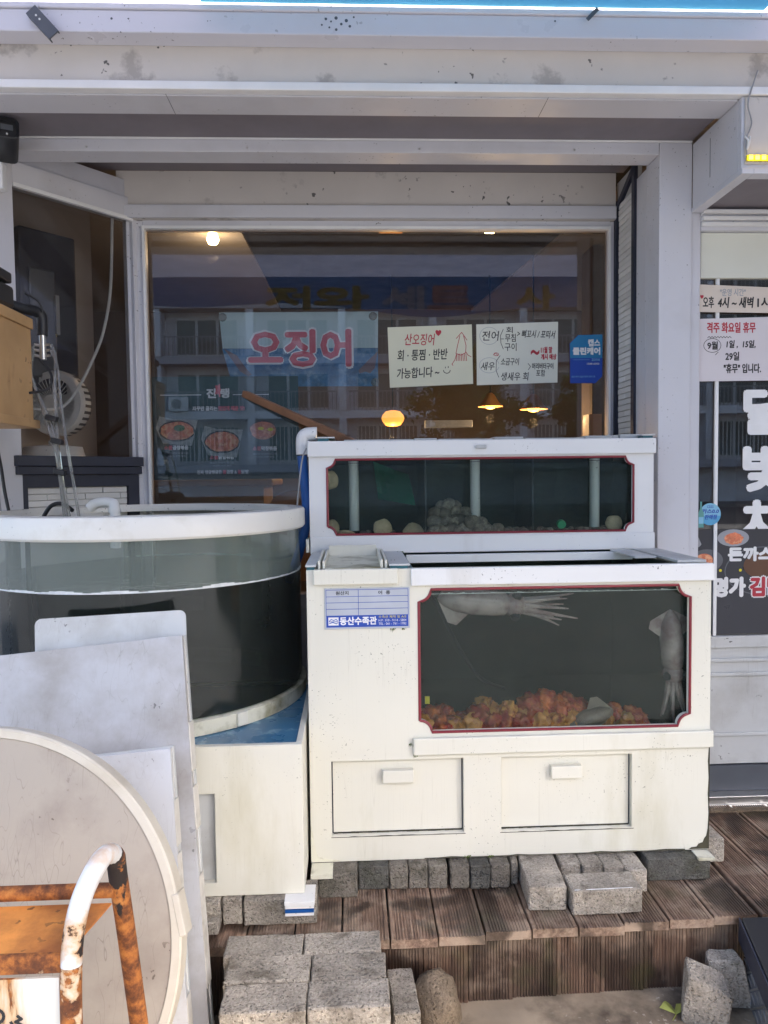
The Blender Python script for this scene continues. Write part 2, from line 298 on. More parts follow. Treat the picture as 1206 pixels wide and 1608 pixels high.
# ------------------------------------------------------------------ mesh builder
W = {}
class MB:
    def __init__(s, T=None): s.v = []; s.f = []; s.T = T
    def add(s, vs, fs):
        o = len(s.v)
        for p in vs:
            p = Vector(p); s.v.append(s.T @ p if s.T else p)
        s.f += [tuple(i + o for i in f) for f in fs]; return s
    def box(s, x0, x1, y0, y1, z0, z1):
        return s.add([(x0, y0, z0), (x1, y0, z0), (x1, y1, z0), (x0, y1, z0), (x0, y0, z1), (x1, y0, z1), (x1, y1, z1), (x0, y1, z1)],
                     [(0, 3, 2, 1), (4, 5, 6, 7), (0, 1, 5, 4), (1, 2, 6, 5), (2, 3, 7, 6), (3, 0, 4, 7)])
    def quadbox(s, a, b, c, d, off):      # slab: quad a,b,c,d extruded by off
        off = Vector(off); P = [Vector(p) for p in (a, b, c, d)]
        return s.add(P + [p + off for p in P], [(0, 1, 2, 3), (7, 6, 5, 4), (0, 4, 5, 1), (1, 5, 6, 2), (2, 6, 7, 3), (3, 7, 4, 0)])
    def tube(s, pts, r, n=10, cap=True):
        pts = [Vector(p) for p in pts]; rs = r if isinstance(r, (list, tuple)) else [r] * len(pts)
        base = len(s.v); up = None; vs = []
        for i, p in enumerate(pts):
            t = (pts[min(i + 1, len(pts) - 1)] - pts[max(i - 1, 0)])
            t = t.normalized() if t.length > 1e-9 else Vector((0, 0, 1))
            if up is None: up = t.orthogonal().normalized()
            up = (up - t * up.dot(t)); up = up.normalized() if up.length > 1e-6 else t.orthogonal().normalized()
            w = t.cross(up)
            for k in range(n):
                a = 2 * math.pi * k / n; vs.append(p + (up * math.cos(a) + w * math.sin(a)) * rs[i])
        fs = [(i * n + k, i * n + (k + 1) % n, (i + 1) * n + (k + 1) % n, (i + 1) * n + k) for i in range(len(pts) - 1) for k in range(n)]
        if cap: fs += [tuple(reversed(range(n))), tuple((len(pts) - 1) * n + k for k in range(n))]
        return s.add(vs, fs)
    def lathe(s, prof, cx, cy, n=64, a0=0., a1=2 * math.pi):
        full = abs(a1 - a0 - 2 * math.pi) < 1e-6; m = n if full else n + 1; vs = []
        for k in range(m):
            a = a0 + (a1 - a0) * k / n
            vs += [(cx + r * math.cos(a), cy + r * math.sin(a), z) for r, z in prof]
        q = len(prof)
        fs = [(k * q + i, ((k + 1) % m) * q + i, ((k + 1) % m) * q + i + 1, k * q + i + 1) for k in range(n) for i in range(q - 1)]
        return s.add(vs, fs)
    def panel(s, outer, holes, y0, y1):   # polygon in x,z with holes, thickness y0..y1
        loops = [outer] + holes
        tri = tessellate_polygon([[Vector((x, z, 0)) for x, z in L] for L in loops])
        flat = [p for L in loops for p in L]; N = len(flat)
        vs = [(x, y0, z) for x, z in flat] + [(x, y1, z) for x, z in flat]
        fs = [tuple(t) for t in tri] + [tuple(i + N for i in reversed(t)) for t in tri]; o = 0
        for L in loops:
            k = len(L); fs += [(o + i, o + (i + 1) % k, o + (i + 1) % k + N, o + i + N) for i in range(k)]; o += k
        return s.add(vs, fs)
    def build(s, name, mat, parent=None, smooth=False, bevel=0., rec=True):
        off = W.get(parent, Vector((0, 0, 0)))
        me = bpy.data.meshes.new(name); me.from_pydata([tuple(v - off) for v in s.v], [], s.f)
        bm = bmesh.new(); bm.from_mesh(me)
        if rec: bmesh.ops.recalc_face_normals(bm, faces=bm.faces)
        bm.to_mesh(me); bm.free()
        me.materials.append(M[mat] if isinstance(mat, str) else mat)
        if smooth: me.polygons.foreach_set('use_smooth', [True] * len(me.polygons)); me.set_sharp_from_angle(angle=R(38))
        o = bpy.data.objects.new(name, me); col.objects.link(o)
        if parent: o.parent = parent
        W[o] = off
        if bevel:
            b = o.modifiers.new('bevel', 'BEVEL'); b.width = bevel; b.segments = 2; b.limit_method = 'ANGLE'; b.angle_limit = R(40)
        return o
def tag(o, label=None, cat=None, group=None, kind=None):
    for k, v in (('label', label), ('category', cat), ('group', group), ('kind', kind)):
        if v: o[k] = v
    return o
def empty(name, loc=(0, 0, 0), label=None, cat=None, group=None, kind=None):
    o = bpy.data.objects.new(name, None); col.objects.link(o); o.location = loc; o.empty_display_size = .1
    W[o] = Vector(loc); return tag(o, label, cat, group, kind)
def box(name, mat, parent, *a, bevel=0.): return MB().box(*a).build(name, mat, parent, bevel=bevel)
def bez(pts, n=8):                        # smooth curve through points
    P = [Vector(p) for p in pts]; out = []
    for i in range(len(P) - 1):
        a, b, c, d = P[max(i - 1, 0)], P[i], P[i + 1], P[min(i + 2, len(P) - 1)]
        for k in range(n):
            t = k / n; out.append(.5 * ((2 * b) + (c - a) * t + (2 * a - 5 * b + 4 * c - d) * t * t + (3 * b - a - 3 * c + d) * t ** 3))
    return out + [P[-1]]

_glyph = {}
def glyphs(s):
    if s not in _glyph:
        c = bpy.data.curves.new('t', 'FONT'); c.body = s; c.size = 1; c.resolution_u = 2; c.fill_mode = 'FRONT'
        o = bpy.data.objects.new('t', c); me = bpy.data.meshes.new_from_object(o)
        vs = [Vector(v.co) for v in me.vertices]; fs = [tuple(p.vertices) for p in me.polygons]
        bpy.data.objects.remove(o); bpy.data.meshes.remove(me); bpy.data.curves.remove(c)
        x0 = min(v.x for v in vs); x1 = max(v.x for v in vs); y0 = min(v.y for v in vs); y1 = max(v.y for v in vs)
        _glyph[s] = ([((v.x - x0) / (x1 - x0), (v.y - y0) / (y1 - y0)) for v in vs], fs)
    return _glyph[s]
def text(s, rect, y, mat, parent, bold=0., name='lettering', shear=0., rot=0., T=None, flip=False, label=None):
    """flat print: string s fitted to x0,x1,z0,z1 at depth y, facing -y"""
    x0, x1, z0, z1 = rect; uv, fs = glyphs(s); mb = MB(T)
    offs = [(0, 0)] if not bold else [(bold * math.cos(a * math.pi / 4), bold * math.sin(a * math.pi / 4)) for a in range(8)] + [(0, 0)]
    cx, cz = (x0 + x1) / 2, (z0 + z1) / 2
    for k, (dx, dz) in enumerate(offs):
        vs = []
        for u, v in uv:
            if flip: u = 1 - u
            x = x0 + u * (x1 - x0) + shear * (v - .5) * (z1 - z0) + dx - cx; z = z0 + v * (z1 - z0) + dz - cz
            vs.append((cx + x * math.cos(rot) - z * math.sin(rot), y - k * 2e-5, cz + x * math.sin(rot) + z * math.cos(rot)))
        mb.add(vs, fs)
    o = mb.build(name, mat, parent, rec=False)
    if label: o['label'] = label
    return o
def strokes(lines, w, y, mat, parent, name='drawing', T=None):
    mb = MB(T); k = 0
    for L in lines:
        for (ax, az), (bx, bz) in zip(L[:-1], L[1:]):
            d = Vector((bx - ax, bz - az));
            if d.length < 1e-6: continue
            d.normalize(); e = d * w * .45; q = Vector((-d.y, d.x)) * w * .5; k += 1; yy = y - (k % 7) * 2e-5
            mb.add([(ax - e.x + q.x, yy, az - e.y + q.y), (ax - e.x - q.x, yy, az - e.y - q.y), (bx + e.x - q.x, yy, bz + e.y - q.y), (bx + e.x + q.x, yy, bz + e.y + q.y)], [(0, 1, 2, 3)])
    return mb.build(name, mat, parent, rec=False)
def ell(cx, cz, rx, rz, n=24, a0=0., a1=2 * math.pi): return [(cx + rx * math.cos(a0 + (a1 - a0) * k / n), cz + rz * math.sin(a0 + (a1 - a0) * k / n)) for k in range(n + 1)]
def flat(poly, y, mat, parent, name, th=.0006, T=None): return MB(T).panel(poly, [], y - th, y).build(name, mat, parent)
def rectp(x0, x1, z0, z1): return [(x0, z0), (x1, z0), (x1, z1), (x0, z1)]

# ------------------------------------------------------------------ setting: ground, street
g = MB().add([(-90, -90, -.04), (90, -90, -.04), (90, 60, -.04), (-90, 60, -.04)], [(0, 1, 2, 3)]).build('ground', 'forecourt'); tag(g, kind='structure')
pv = MB().add([(-1.6, .9, -.036), (1.9, .9, -.036), (1.9, 1.98, -.036), (-1.6, 1.98, -.036)], [(0, 1, 2, 3)]).build('paving', 'ground'); tag(pv, kind='structure')
rd = MB().add([(-90, -24, -.036), (90, -24, -.036), (90, -7, -.036), (-90, -7, -.036)], [(0, 1, 2, 3)]).build('road', 'asphalt'); tag(rd, kind='structure')
for nm, y in (('kerb_near', -7.0), ('kerb_far', -24.15)):
    tag(box(nm, 'kerb', None, -90, 90, y, y + .15, -.04, .09, bevel=.01), kind='structure')

# deck: grooved planks
deck = empty('wooden_deck', (0, 2.2, -.04), kind='structure')
DZ = .17
def plank_mesh(name, L, wd, th, up=False):
    """grooved board: width along x, length along y (or z when up); grooved face up (or to -y)"""
    ng = 13; prof = [(0, -.002), (.002, 0)]; m0 = .009; pit = (wd - 2 * m0) / ng
    for k in range(ng):
        a = m0 + k * pit; prof += [(a + pit * .12, 0), (a + pit * .26, -.0032), (a + pit * .62, -.0032), (a + pit * .76, 0)]
    prof += [(wd - .002, 0), (wd, -.002)]
    prof += [(wd, -th), (0, -th)]
    n = len(prof); vs = []
    for t in (0, L):
        for x, h in prof: vs.append((x, -h, t) if up else (x, t, h))
    fs = [(i, (i + 1) % n, (i + 1) % n + n, i + n) for i in range(n)]
    tri = tessellate_polygon([[Vector((x, h, 0)) for x, h in prof]])
    fs += [tuple(t) for t in tri] + [tuple(i + n for i in t) for t in tri]
    me = bpy.data.meshes.new(name); me.from_pydata(vs, [], fs)
    bm = bmesh.new(); bm.from_mesh(me); bmesh.ops.recalc_face_normals(bm, faces=bm.faces); bm.to_mesh(me); bm.free()
    me.materials.append(M['riser' if up else 'deck']); return me
PW = .1285
pm = plank_mesh('plank', .70, .1235, .026); pr_ = plank_mesh('plank', .182, .1215, .022, True); pmr = plank_mesh('plank', .66, .1235, .026)
def place(me, name, parent, loc, rz=0.):
    o = bpy.data.objects.new(name, me); col.objects.link(o); o.parent = parent; o.location = Vector(loc) - W[parent]; o.rotation_euler = (0, 0, rz); return o
for k in range(-6, 9):
    x = -.044 + PW * k
    yf = 1.886 + .045 * max(x, 0) + random.uniform(-.006, .006)
    place(pm, 'plank', deck, (x, yf, DZ + random.uniform(-.0015, .0015)), R(random.uniform(-.25, .25)))
for k in range(6):
    x = 1.1185 + .130 * k
    place(pmr, 'plank', deck, (x, 1.93 + random.uniform(-.004, .004), DZ + .003 + random.uniform(-.001, .001)), R(random.uniform(-.2, .2)))
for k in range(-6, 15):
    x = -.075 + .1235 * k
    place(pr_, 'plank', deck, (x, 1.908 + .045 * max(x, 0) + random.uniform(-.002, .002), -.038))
box('joist', 'deck', deck, -.8, 1.9, 2.0, 2.05, -.04, .143)

# ------------------------------------------------------------------ restaurant building
FY, PY, WY = 2.29, 2.62, 3.10          # fascia, post and window planes
B = empty('restaurant_building', (0, 3.1, -.04), 'white seafood restaurant front with deep canopy, shop window and glass door', 'building')
box('gutter', 'fascia', B, -2.6, 3.2, 2.222, FY, 2.697, 2.760, bevel=.003)
box('gutter_lip', 'fascia', B, -2.6, 3.2, 2.216, FY, 2.7605, 2.777, bevel=.003)
gt = bpy.data.objects['gutter']
for (x, z, r_) in ((-.06, 2.742, .004), (-.045, 2.735, .003), (-.03, 2.745, .005), (-.015, 2.728, .004), (.0, 2.738, .005), (.01, 2.722, .004), (-.05, 2.718, .003), (-.03, 2.712, .004), (-.072, 2.725, .003), (.022, 2.748, .003), (-.68, 2.735, .0035), (.62, 2.745, .003)):
    MB().tube([(x, 2.2215, z), (x, 2.2213, z)], r_, 10).build('drip_stain', 'dgrey', gt)
box('fascia', 'plaster', B, -2.6, 3.2, FY, FY + .12, 2.594, 2.762)
box('drip_trim', 'caulk', B, -2.6, 3.2, FY - .012, FY + .02, 2.567, 2.592, bevel=.003)
box('front_beam', 'alu', B, -2.6, 1.225, FY + .021, 2.424, 2.563, 2.593)
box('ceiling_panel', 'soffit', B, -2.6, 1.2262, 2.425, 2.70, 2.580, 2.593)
box('upper_wall', 'plaster', B, -2.6, 3.2, FY + .02, 3.4, 2.80, 3.9)
for x in (-.9, -.35, .25, .8):
    MB().tube([(x, PY - .0035, 2.545), (x, PY - .0005, 2.545)], .0035, 8).build('screw', 'steel', B)
for x in (-.55, .62): box('beam_joint', 'dgrey', B, x, x + .0015, 2.30, 2.4235, 2.5625, 2.5632)
box('caulk_line', 'caulk', B, -1.25, 1.225, PY - .004, PY + .02, 2.5735, 2.5795, bevel=.002)
box('rear_beam', 'alu', B, -1.28, 1.105, PY, 2.714, 2.531, 2.573, bevel=.002)
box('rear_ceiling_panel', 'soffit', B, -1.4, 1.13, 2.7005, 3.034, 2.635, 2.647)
box('header_panel', 'plaster', B, -.93, 1.0995, 3.035, 3.0595, 2.447, 2.634)
box('header_rail', 'alu', B, -.90, 1.098, 3.02, 3.034, 2.447, 2.497, bevel=.002)
# post on the right with its returns
box('post', 'alu', B, 1.107, 1.226, PY, 2.74, .17, 2.573, bevel=.003)
box('post_return', 'alu', B, 1.1085, 1.20, 2.742, 2.835, .17, 2.531, bevel=.002)
# sign box over the door, projecting to the fascia plane
sb_ = MB().box(1.2265, 3.2, FY, FY + .02, 2.345, 2.566); sb_.box(1.2265, 1.245, FY + .021, PY, 2.345, 2.566)
sb_.build('sign_box', 'alu', B, bevel=.002)
box('sign_box_face', 'plaster', B, 1.236, 3.2, FY - .006, FY - .001, 2.36, 2.562)
fr_ = MB().box(1.224, 1.262, FY - .01, PY, 2.328, 2.344); fr_.box(1.262, 3.2, FY - .01, FY + .035, 2.328, 2.344)
fr_.build('sign_box_rim', 'alu', B, bevel=.002)
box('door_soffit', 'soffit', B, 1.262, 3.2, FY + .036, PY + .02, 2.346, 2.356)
MB().tube([(1.2262, FY + .2, 2.40), (1.2262, FY + .2, 2.53)], .0012, 5).build('panel_seam', 'dgrey', B)
# shop window
wf = MB().box(-.905, -.838, 3.06, 3.13, .5, 2.446); wf.box(1.085, 1.112, 3.0595, 3.13, .5, 2.446); wf.box(-.838, 1.085, 3.06, 3.13, 2.424, 2.56)
wf.box(-.838, 1.085, 3.06, 3.13, .85, .91)
wfo = wf.build('window_frame', 'alu', B, bevel=.002)
bd = MB().box(-.838, -.828, 3.048, 3.07, .91, 2.424); bd.box(-.828, 1.078, 3.048, 3.07, 2.412, 2.423); bd.box(1.078, 1.085, 3.048, 3.07, .91, 2.424)
bd.build('glazing_bead', 'caulk', wfo)
box('window_pane', 'pane', B, -.828, 1.078, 3.10, 3.106, .91, 2.413)
box('lower_wall', 'alu', B, -.93, 1.10, 3.07, 3.2, -.04, .85)
# brick return on the right
bp_ = MB().add([(1.0965, 2.79, .6), (1.1065, 3.05, .6), (1.1065, 3.05, 2.50), (1.0965, 2.79, 2.531)], [(0, 1, 2, 3)])
bpo = MB().box(1.114, 1.13, 2.836, 3.058, .6, 2.60).build('brick_panel', 'grout', B)
fp = MB().box(1.100, 1.1138, 2.837, 2.866, .6, 2.60); fp.box(1.100, 1.1138, 3.034, 3.058, .6, 2.52); fp.quadbox((1.100, 2.866, 2.560), (1.100, 3.034, 2.480), (1.100, 3.034, 2.506), (1.100, 2.866, 2.590), (.013, 0, 0))
fp.build('panel_frame', 'navy', bpo)
bmesh_brick = None
def brick_mesh(lx, ly, lz, mat='brick'):
    mb = MB().box(-lx / 2, lx / 2, -ly / 2, ly / 2, -lz / 2, lz / 2)
    me = bpy.data.meshes.new('brick'); me.from_pydata([tuple(v) for v in mb.v], [], mb.f)
    bm = bmesh.new(); bm.from_mesh(me); bmesh.ops.bevel(bm, geom=list(bm.edges), offset=min(lx, ly, lz) * .18, segments=1, affect='EDGES')
    bmesh.ops.recalc_face_normals(bm, faces=bm.faces); bm.to_mesh(me); bm.free(); me.materials.append(M[mat]); return me
bL = brick_mesh(.009, .148, .021); bS = brick_mesh(.009, .073, .021)
z = 1.36; row = 0
while z < 2.535:
    cells = ((bL, 2.9425),) if row % 3 else ((bS, 2.9035), (bS, 2.978))
    for me, y in cells:
        if z < 2.555 - .42 * (y - 2.866) - .012:
            place(me, 'brick', bpo, (1.1095 + random.uniform(-.001, .0012), y, z))
    z += .0235; row += 1

# canted side window on the left
ca = R(41.0); cd = Vector((math.sin(ca), math.cos(ca), 0)); cnrm = Vector((cd.y, -cd.x, 0))   # along wall (away), outward
CT = Matrix(((cd.x, -cnrm.x, 0, -.855), (cd.y, -cnrm.y, 0, 3.1), (0, 0, 1, 0), (0, 0, 0, 1)))   # local: x along, y inward, z up
sw = MB(CT).box(-.62, -.527, -.02, .05, .6, 2.56); sw.box(-.053, -.012, -.02, .05, .6, 2.46); sw.box(-.527, -.053, -.02, .05, 2.452, 2.53)
swo = sw.build('side_window', 'alu', B, bevel=.002)
b2 = MB(CT).box(-.527, -.053, -.028, -.012, 2.438, 2.4515); b2.build('side_window_bead', 'caulk', swo)
MB(CT).box(-.527, -.053, .01, .016, 1.493, 2.452).build('side_pane', 'sidepane', swo)
sl = MB(CT).box(-.556, -.046, -.045, .05, 1.452, 1.490); sl.box(-.552, -.048, -.035, .05, 1.421, 1.451); sl.build('sill_beam', 'navy', swo, bevel=.002)
nf = MB(CT).box(-.548, -.509, -.018, .02, .7, 1.42); nf.box(-.102, -.054, -.018, .02, .7, 1.42); nf.box(-.509, -.102, -.018, .02, 1.374, 1.42); nf.build('panel_frame', 'navy', swo)
bp2 = MB(CT).box(-.508, -.103, 0, .03, .7, 1.373).build('brick_panel', 'grout', B)
bA = brick_mesh(.148, .009, .021)
qz = ca_rot = math.atan2(cd.y, cd.x)
z = 1.36; row = 0
while z > 1.18:
    for k in range(4):
        s0 = -.508 + .15 * k - (.075 if row % 2 else 0); s1 = s0 + .148; s0 = max(s0, -.507); s1 = min(s1, -.104)
        if s1 - s0 < .02: continue
        o = place(bA, 'brick', bp2, CT @ Vector(((s0 + s1) / 2, -.003, z)), qz); o.scale = ((s1 - s0) / .148, 1, 1)
    z -= .0235; row += 1
cq = MB(CT).box(-.62, .0, -.01, .05, 2.531, 2.60); cq.build('side_header', 'alu', B, bevel=.002)
box('left_pier', 'alu', B, -2.6, -1.262, 2.60, 2.75, -.04, 2.579, bevel=.003)
# hidden wall under the cant
MB(CT).box(-.62, .02, .051, .08, -.04, 1.42).build('cant_wall', 'navy', B)

# glass door on the right
DY = 2.66
D = MB().box(1.2275, 1.262, DY - .03, DY + .05, .17, 2.345); D.box(1.262, 3.2, DY - .035, DY + .05, 2.268, 2.345)
Do = D.build('door_frame', 'alu', B, bevel=.002)
st = MB()
for z0, dy in ((2.281, .046), (2.300, .052), (2.322, .056)): st.box(1.262, 3.2, DY - dy, DY - .036, z0, z0 + .012)
st.build('frame_ribs', 'caulk', Do)
door = box('door', 'alu', B, 1.263, 1.272, DY - .012, DY + .02, .30, 2.267)
box('top_rail', 'paper', door, 1.273, 2.2, DY - .012, DY + .02, 2.105, 2.267, bevel=.002)
box('pane', 'doorpane', door, 1.272, 2.2, DY + .002, DY + .008, .79, 2.104)
box('glazing_bar', 'caulk', door, 1.334, 1.346, DY - .008, DY + .001, .79, 2.104)
dp = MB().box(1.272, 2.2, DY - .014, DY + .02, .745, .789); dp.box(1.272, 2.2, DY - .002, DY + .02, .30, .744)
dp.build('lower_panel', 'greywhite', door, bevel=.002)
ml = MB()
for z0 in (.69, .636, .408): ml.box(1.275, 2.2, DY - .012, DY - .003, z0, z0 + .014)
ml.build('moulding', 'greywhite', door, bevel=.003)
box('kick_rail', 'dgrey', door, 1.2275, 2.2, DY - .01, DY + .05, .20, .296)
sl = MB().box(1.10, 2.4, DY - .06, DY - .011, .155, .200); sl.box(1.10, 2.4, DY - .10, DY - .061, .13, .170); sl.build('threshold', 'steel', Do, bevel=.002)
box('mortar_strip', 'rock', Do, 1.10, 2.4, DY - .125, DY - .101, .13, .178)

# interior of the shop
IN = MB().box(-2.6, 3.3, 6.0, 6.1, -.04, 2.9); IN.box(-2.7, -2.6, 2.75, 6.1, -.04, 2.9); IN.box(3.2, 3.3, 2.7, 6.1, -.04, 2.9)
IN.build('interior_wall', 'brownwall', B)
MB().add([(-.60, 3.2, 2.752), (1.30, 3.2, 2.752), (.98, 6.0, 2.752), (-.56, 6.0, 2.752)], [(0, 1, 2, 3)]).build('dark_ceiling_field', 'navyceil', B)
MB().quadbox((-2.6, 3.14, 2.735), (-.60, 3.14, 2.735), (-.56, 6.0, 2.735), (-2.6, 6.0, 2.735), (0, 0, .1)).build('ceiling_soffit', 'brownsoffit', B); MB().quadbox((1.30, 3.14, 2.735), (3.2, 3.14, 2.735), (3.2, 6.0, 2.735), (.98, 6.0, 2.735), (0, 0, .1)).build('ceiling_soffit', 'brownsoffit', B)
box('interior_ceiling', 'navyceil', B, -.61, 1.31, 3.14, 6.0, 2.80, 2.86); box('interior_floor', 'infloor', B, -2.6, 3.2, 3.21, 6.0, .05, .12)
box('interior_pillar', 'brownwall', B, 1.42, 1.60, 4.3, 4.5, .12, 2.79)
box('interior_partition', 'counter', B, 1.27, 1.34, 3.9, 4.0, .12, 1.72)
MB(CT).box(-.62, .02, .42, .45, .12, 2.75).build('side_partition', 'brownwall2', B)
# counters inside
t = empty('dining_counter', (-.6, 3.7, .12), 'orange brown wooden counter seen low through the window', 'counter')
box('counter_top', 'counter', t, -1.0, -.38, 3.5, 4.0, 1.36, 1.395, bevel=.01); box('counter_body', 'tan', t, -.95, -.43, 3.55, 3.95, .12, 1.359)
t = empty('dining_chair', (-.28, 3.55, .12), 'rounded tan chair back low behind the window', 'chair')
MB().panel([(-.40, .9), (-.16, .9)] + [(-.28 + .12 * math.cos(a * math.pi / 12), 1.26 + .075 * math.sin(a * math.pi / 12)) for a in range(13)], [], 3.52, 3.55).build('backrest', 'counter', t, bevel=.008)
box('seat', 'counter', t, -.42, -.14, 3.55, 3.9, .55, .6, bevel=.01)
for xx in (-.41, -.18):
    for yy in (3.56, 3.86): box('leg', 'brownwall', t, xx, xx + .03, yy, yy + .03, .12, .549)

# ------------------------------------------------------------------ round fish tank on its pedestal
TX, TY, TR = -.70, 2.553, .518
ped = empty('tank_pedestal', (-.7, 2.3, .247), 'white box pedestal with blue top under the round fish tank', 'pedestal')
rec = [(-.85, .285), (-.392, .285), (-.392, .535), (-.85, .535)]
PF = 1.985
MB().panel(rectp(-1.27, -.150, .247, .668), [rec], PF, PF + .02).build('front_panel', 'cream', ped, bevel=.0025)
box('recessed_door', 'greywhite', ped, -.86, -.385, PF + .021, PF + .03, .27, .55)
pb = MB().box(-.168, -.150, PF + .0205, 2.62, .247, .668); pb.box(-1.27, -1.25, PF + .0205, 2.62, .247, .668); pb.box(-1.25, -.168, 2.60, 2.62, .247, .668)
pb.build('side_panel', 'cream', ped, bevel=.002)
box('blue_top', 'bluefloor', ped, -1.25, -.168, PF + .0205, 2.599, .62, .658)
box('bottom_panel', 'cream', ped, -1.25, -.168, PF + .0205, 2.599, .247, .262)
rt = empty('round_fish_tank', (TX, TY, .66), 'large round clear fish tank with white rim and dark green water', 'fish tank')
MB().lathe([(TR - .01, .66), (TR + .006, .66), (TR + .008, .702), (TR - .012, .706)], TX, TY, 96).build('base_ring', 'creamdirt', rt, True)
MB().lathe([(0, .662), (TR - .012, .662)], TX, TY, 64).build('tank_floor', 'inwall', rt)
MB().lathe([(TR - .006, .695), (TR - .006, 1.25)], TX, TY, 128).build('acrylic_wall', 'roundacrylic', rt, True)
MB().lathe([(TR - .030, 1.255), (TR - .03, 1.232), (TR + .006, 1.229), (TR + .012, 1.236), (TR + .012, 1.289), (TR + .007, 1.296), (TR - .045, 1.298), (TR - .05, 1.29), (TR - .05, 1.27)], TX, TY, 128).build('rim', 'rimwhite', rt, True)
MB().lathe([(0, .664), (TR - .016, .664), (TR - .012, 1.085), (0, 1.085)], TX, TY, 96).build('water', 'rwater', rt, True)
fm = MB()
for k in range(128):
    a0 = 2 * math.pi * k / 128; a1 = 2 * math.pi * (k + 1.02) / 128
    h = .004 + .007 * abs(noise.noise(Vector((k * .17, 0, 0)))) * 2
    for (aa, ab) in ((a0, a1),):
        P = [(TX + (TR - .0042) * math.cos(a), TY + (TR - .0042) * math.sin(a), zz) for a, zz in ((aa, 1.083), (ab, 1.083), (ab, 1.083 + h), (aa, 1.083 + h))]
        fm.add(P, [(0, 1, 2, 3)])
fm.build('foam_line', 'foam', rt)
jc = math.radians(-47)
MB(Matrix.Translation((TX, TY, 0)) @ Matrix.Rotation(jc, 4, 'Z')).box(TR + .004, TR + .016, -.018, .018, .664, .704).build('ring_joint', 'cream', rt, bevel=.003)
p = empty('pipe_elbow', (-.84, 2.95, 1.2), 'white plastic pipe elbow hooked over the round tank rim', 'pipe')
MB().tube(bez([(-.835, 2.6, 1.16), (-.835, 2.6, 1.295), (-.85, 2.61, 1.318), (-.90, 2.62, 1.318), (-.93, 2.62, 1.30)], 5), .018, 14).build('elbow', 'white', p, True)
MB().tube([(-.835, 2.6, 1.285), (-.835, 2.6, 1.30)], .0215, 14).build('collar', 'white', p, True)

# ------------------------------------------------------------------ lower tank
def notched(x0, x1, z0, z1, r, n=6):
    out = []
    for cx, cz, a0 in ((x0, z0, 90), (x1, z0, 180), (x1, z1, 270), (x0, z1, 0)):
        seg = [(cx + r * math.cos(R(a0 - 90 * k / n)), cz + r * math.sin(R(a0 - 90 * k / n))) for k in range(n + 1)]
        out += seg
    return out
def trim(mb, poly, y, r):
    P = [(x, y, z) for x, z in poly]; mb.tube(P + [P[0]], r, 8, cap=False)
LX0, LX1, LF, LB, LZ0, LZ1 = -.141, 1.075, 2.15, 2.93, .245, 1.126
lt = empty('lower_fish_tank', (.467, 2.5, LZ0), 'large white seafood tank cabinet with red edged window and two drawers', 'fish tank')
win = notched(.190, 1.011, .633, 1.063, .036)
d1 = rectp(-.077, .320, .323, .551); d2 = rectp(.434, .834, .322, .550)
MB().panel(rectp(LX0, LX1, LZ0, LZ1), [win, d1, d2], LF, LF + .022).build('front_panel', 'cream', lt, bevel=.002)
for dd in (d1, d2):
    x0, x1 = dd[0][0], dd[1][0]; z0, z1 = dd[0][1], dd[2][1]
    dr_ = box('drawer', 'cream', lt, x0 + .004, x1 - .004, LF + .0195, LF + .0215, z0 + .004, z1 - .004); box('drawer_back', 'navy', lt, x0 - .01, x1 + .01, LF + .0225, LF + .034, z0 - .01, z1 + .01)
    cx = x0 + .2; box('handle', 'cream', dr_, cx - .047, cx + .047, LF - .003, LF + .019, z1 - .070, z1 - .032, bevel=.002)
    gm = MB()
    for k in range(30):
        a = x0 + .004 + (x1 - x0 - .008) * k / 30; gm.box(a, a + (x1 - x0) / 31, LF + .0175 - random.uniform(0, .002), LF + .0192, z0 + .0002, z0 + .0015 + random.uniform(0, .003))
    gm.build('grime', 'mould', dr_)
tm = MB(); trim(tm, win, LF - .0005, .0042); tm.build('window_trim', 'red', lt, True)
box('window_pane', 'acrylic', lt, .17, 1.03, LF + .0225, LF + .03, .60, 1.075)
box('top_band', 'white', lt, .167, LX1 + .003, LF - .014, LF - .0005, 1.076, 1.128, bevel=.003)
box('front_ledge', 'cream', lt, .169, LX1 + .004, LF - .016, LF - .0005, .568, .619, bevel=.003)
sp = MB().box(LX0, LX0 + .02, LF + .0225, LB, LZ0, LZ1); sp.box(LX1 - .02, LX1, LF + .0225, LB, LZ0, LZ1); sp.box(LX0 + .02, LX1 - .02, LB - .02, LB, LZ0, LZ1)
sp.build('side_panel', 'cream', lt, bevel=.002)
box('bottom_panel', 'creamdirt', lt, LX0 + .02, LX1 - .02, LF + .0225, LB - .02, LZ0, LZ0 + .02)
ln = MB().box(.14, .16, LF + .031, LB - .021, .58, 1.10); ln.box(1.04, 1.054, LF + .031, LB - .021, .58, 1.10); ln.box(.16, 1.04, LB - .03, LB - .021, .58, 1.10); ln.box(.14, 1.054, LF + .031, LB - .021, .56, .579)
ln.build('tank_lining', 'inwall', lt)
box('tank_base_sheet', 'bluefloor', lt, .161, 1.039, LF + .032, LB - .031, .5795, .583)
wlm = MB()
for k in range(120):
    x = .165 + .87 * k / 120; h_ = .0015 + .006 * max(0, noise.noise(Vector((k * .21, 3, 0)))) + .004 * max(0, noise.noise(Vector((k * .9, 8, 0))))
    wlm.add([(x, LF + .0308, 1.043), (x + .0073, LF + .0308, 1.043), (x + .0073, LF + .0308, 1.043 + h_), (x, LF + .0308, 1.043 + h_)], [(0, 1, 2, 3)])
wlm.build('waterline', 'foam', lt)
box('water', 'water', lt, .1615, 1.0385, LF + .0315, LB - .0315, .584, 1.045)
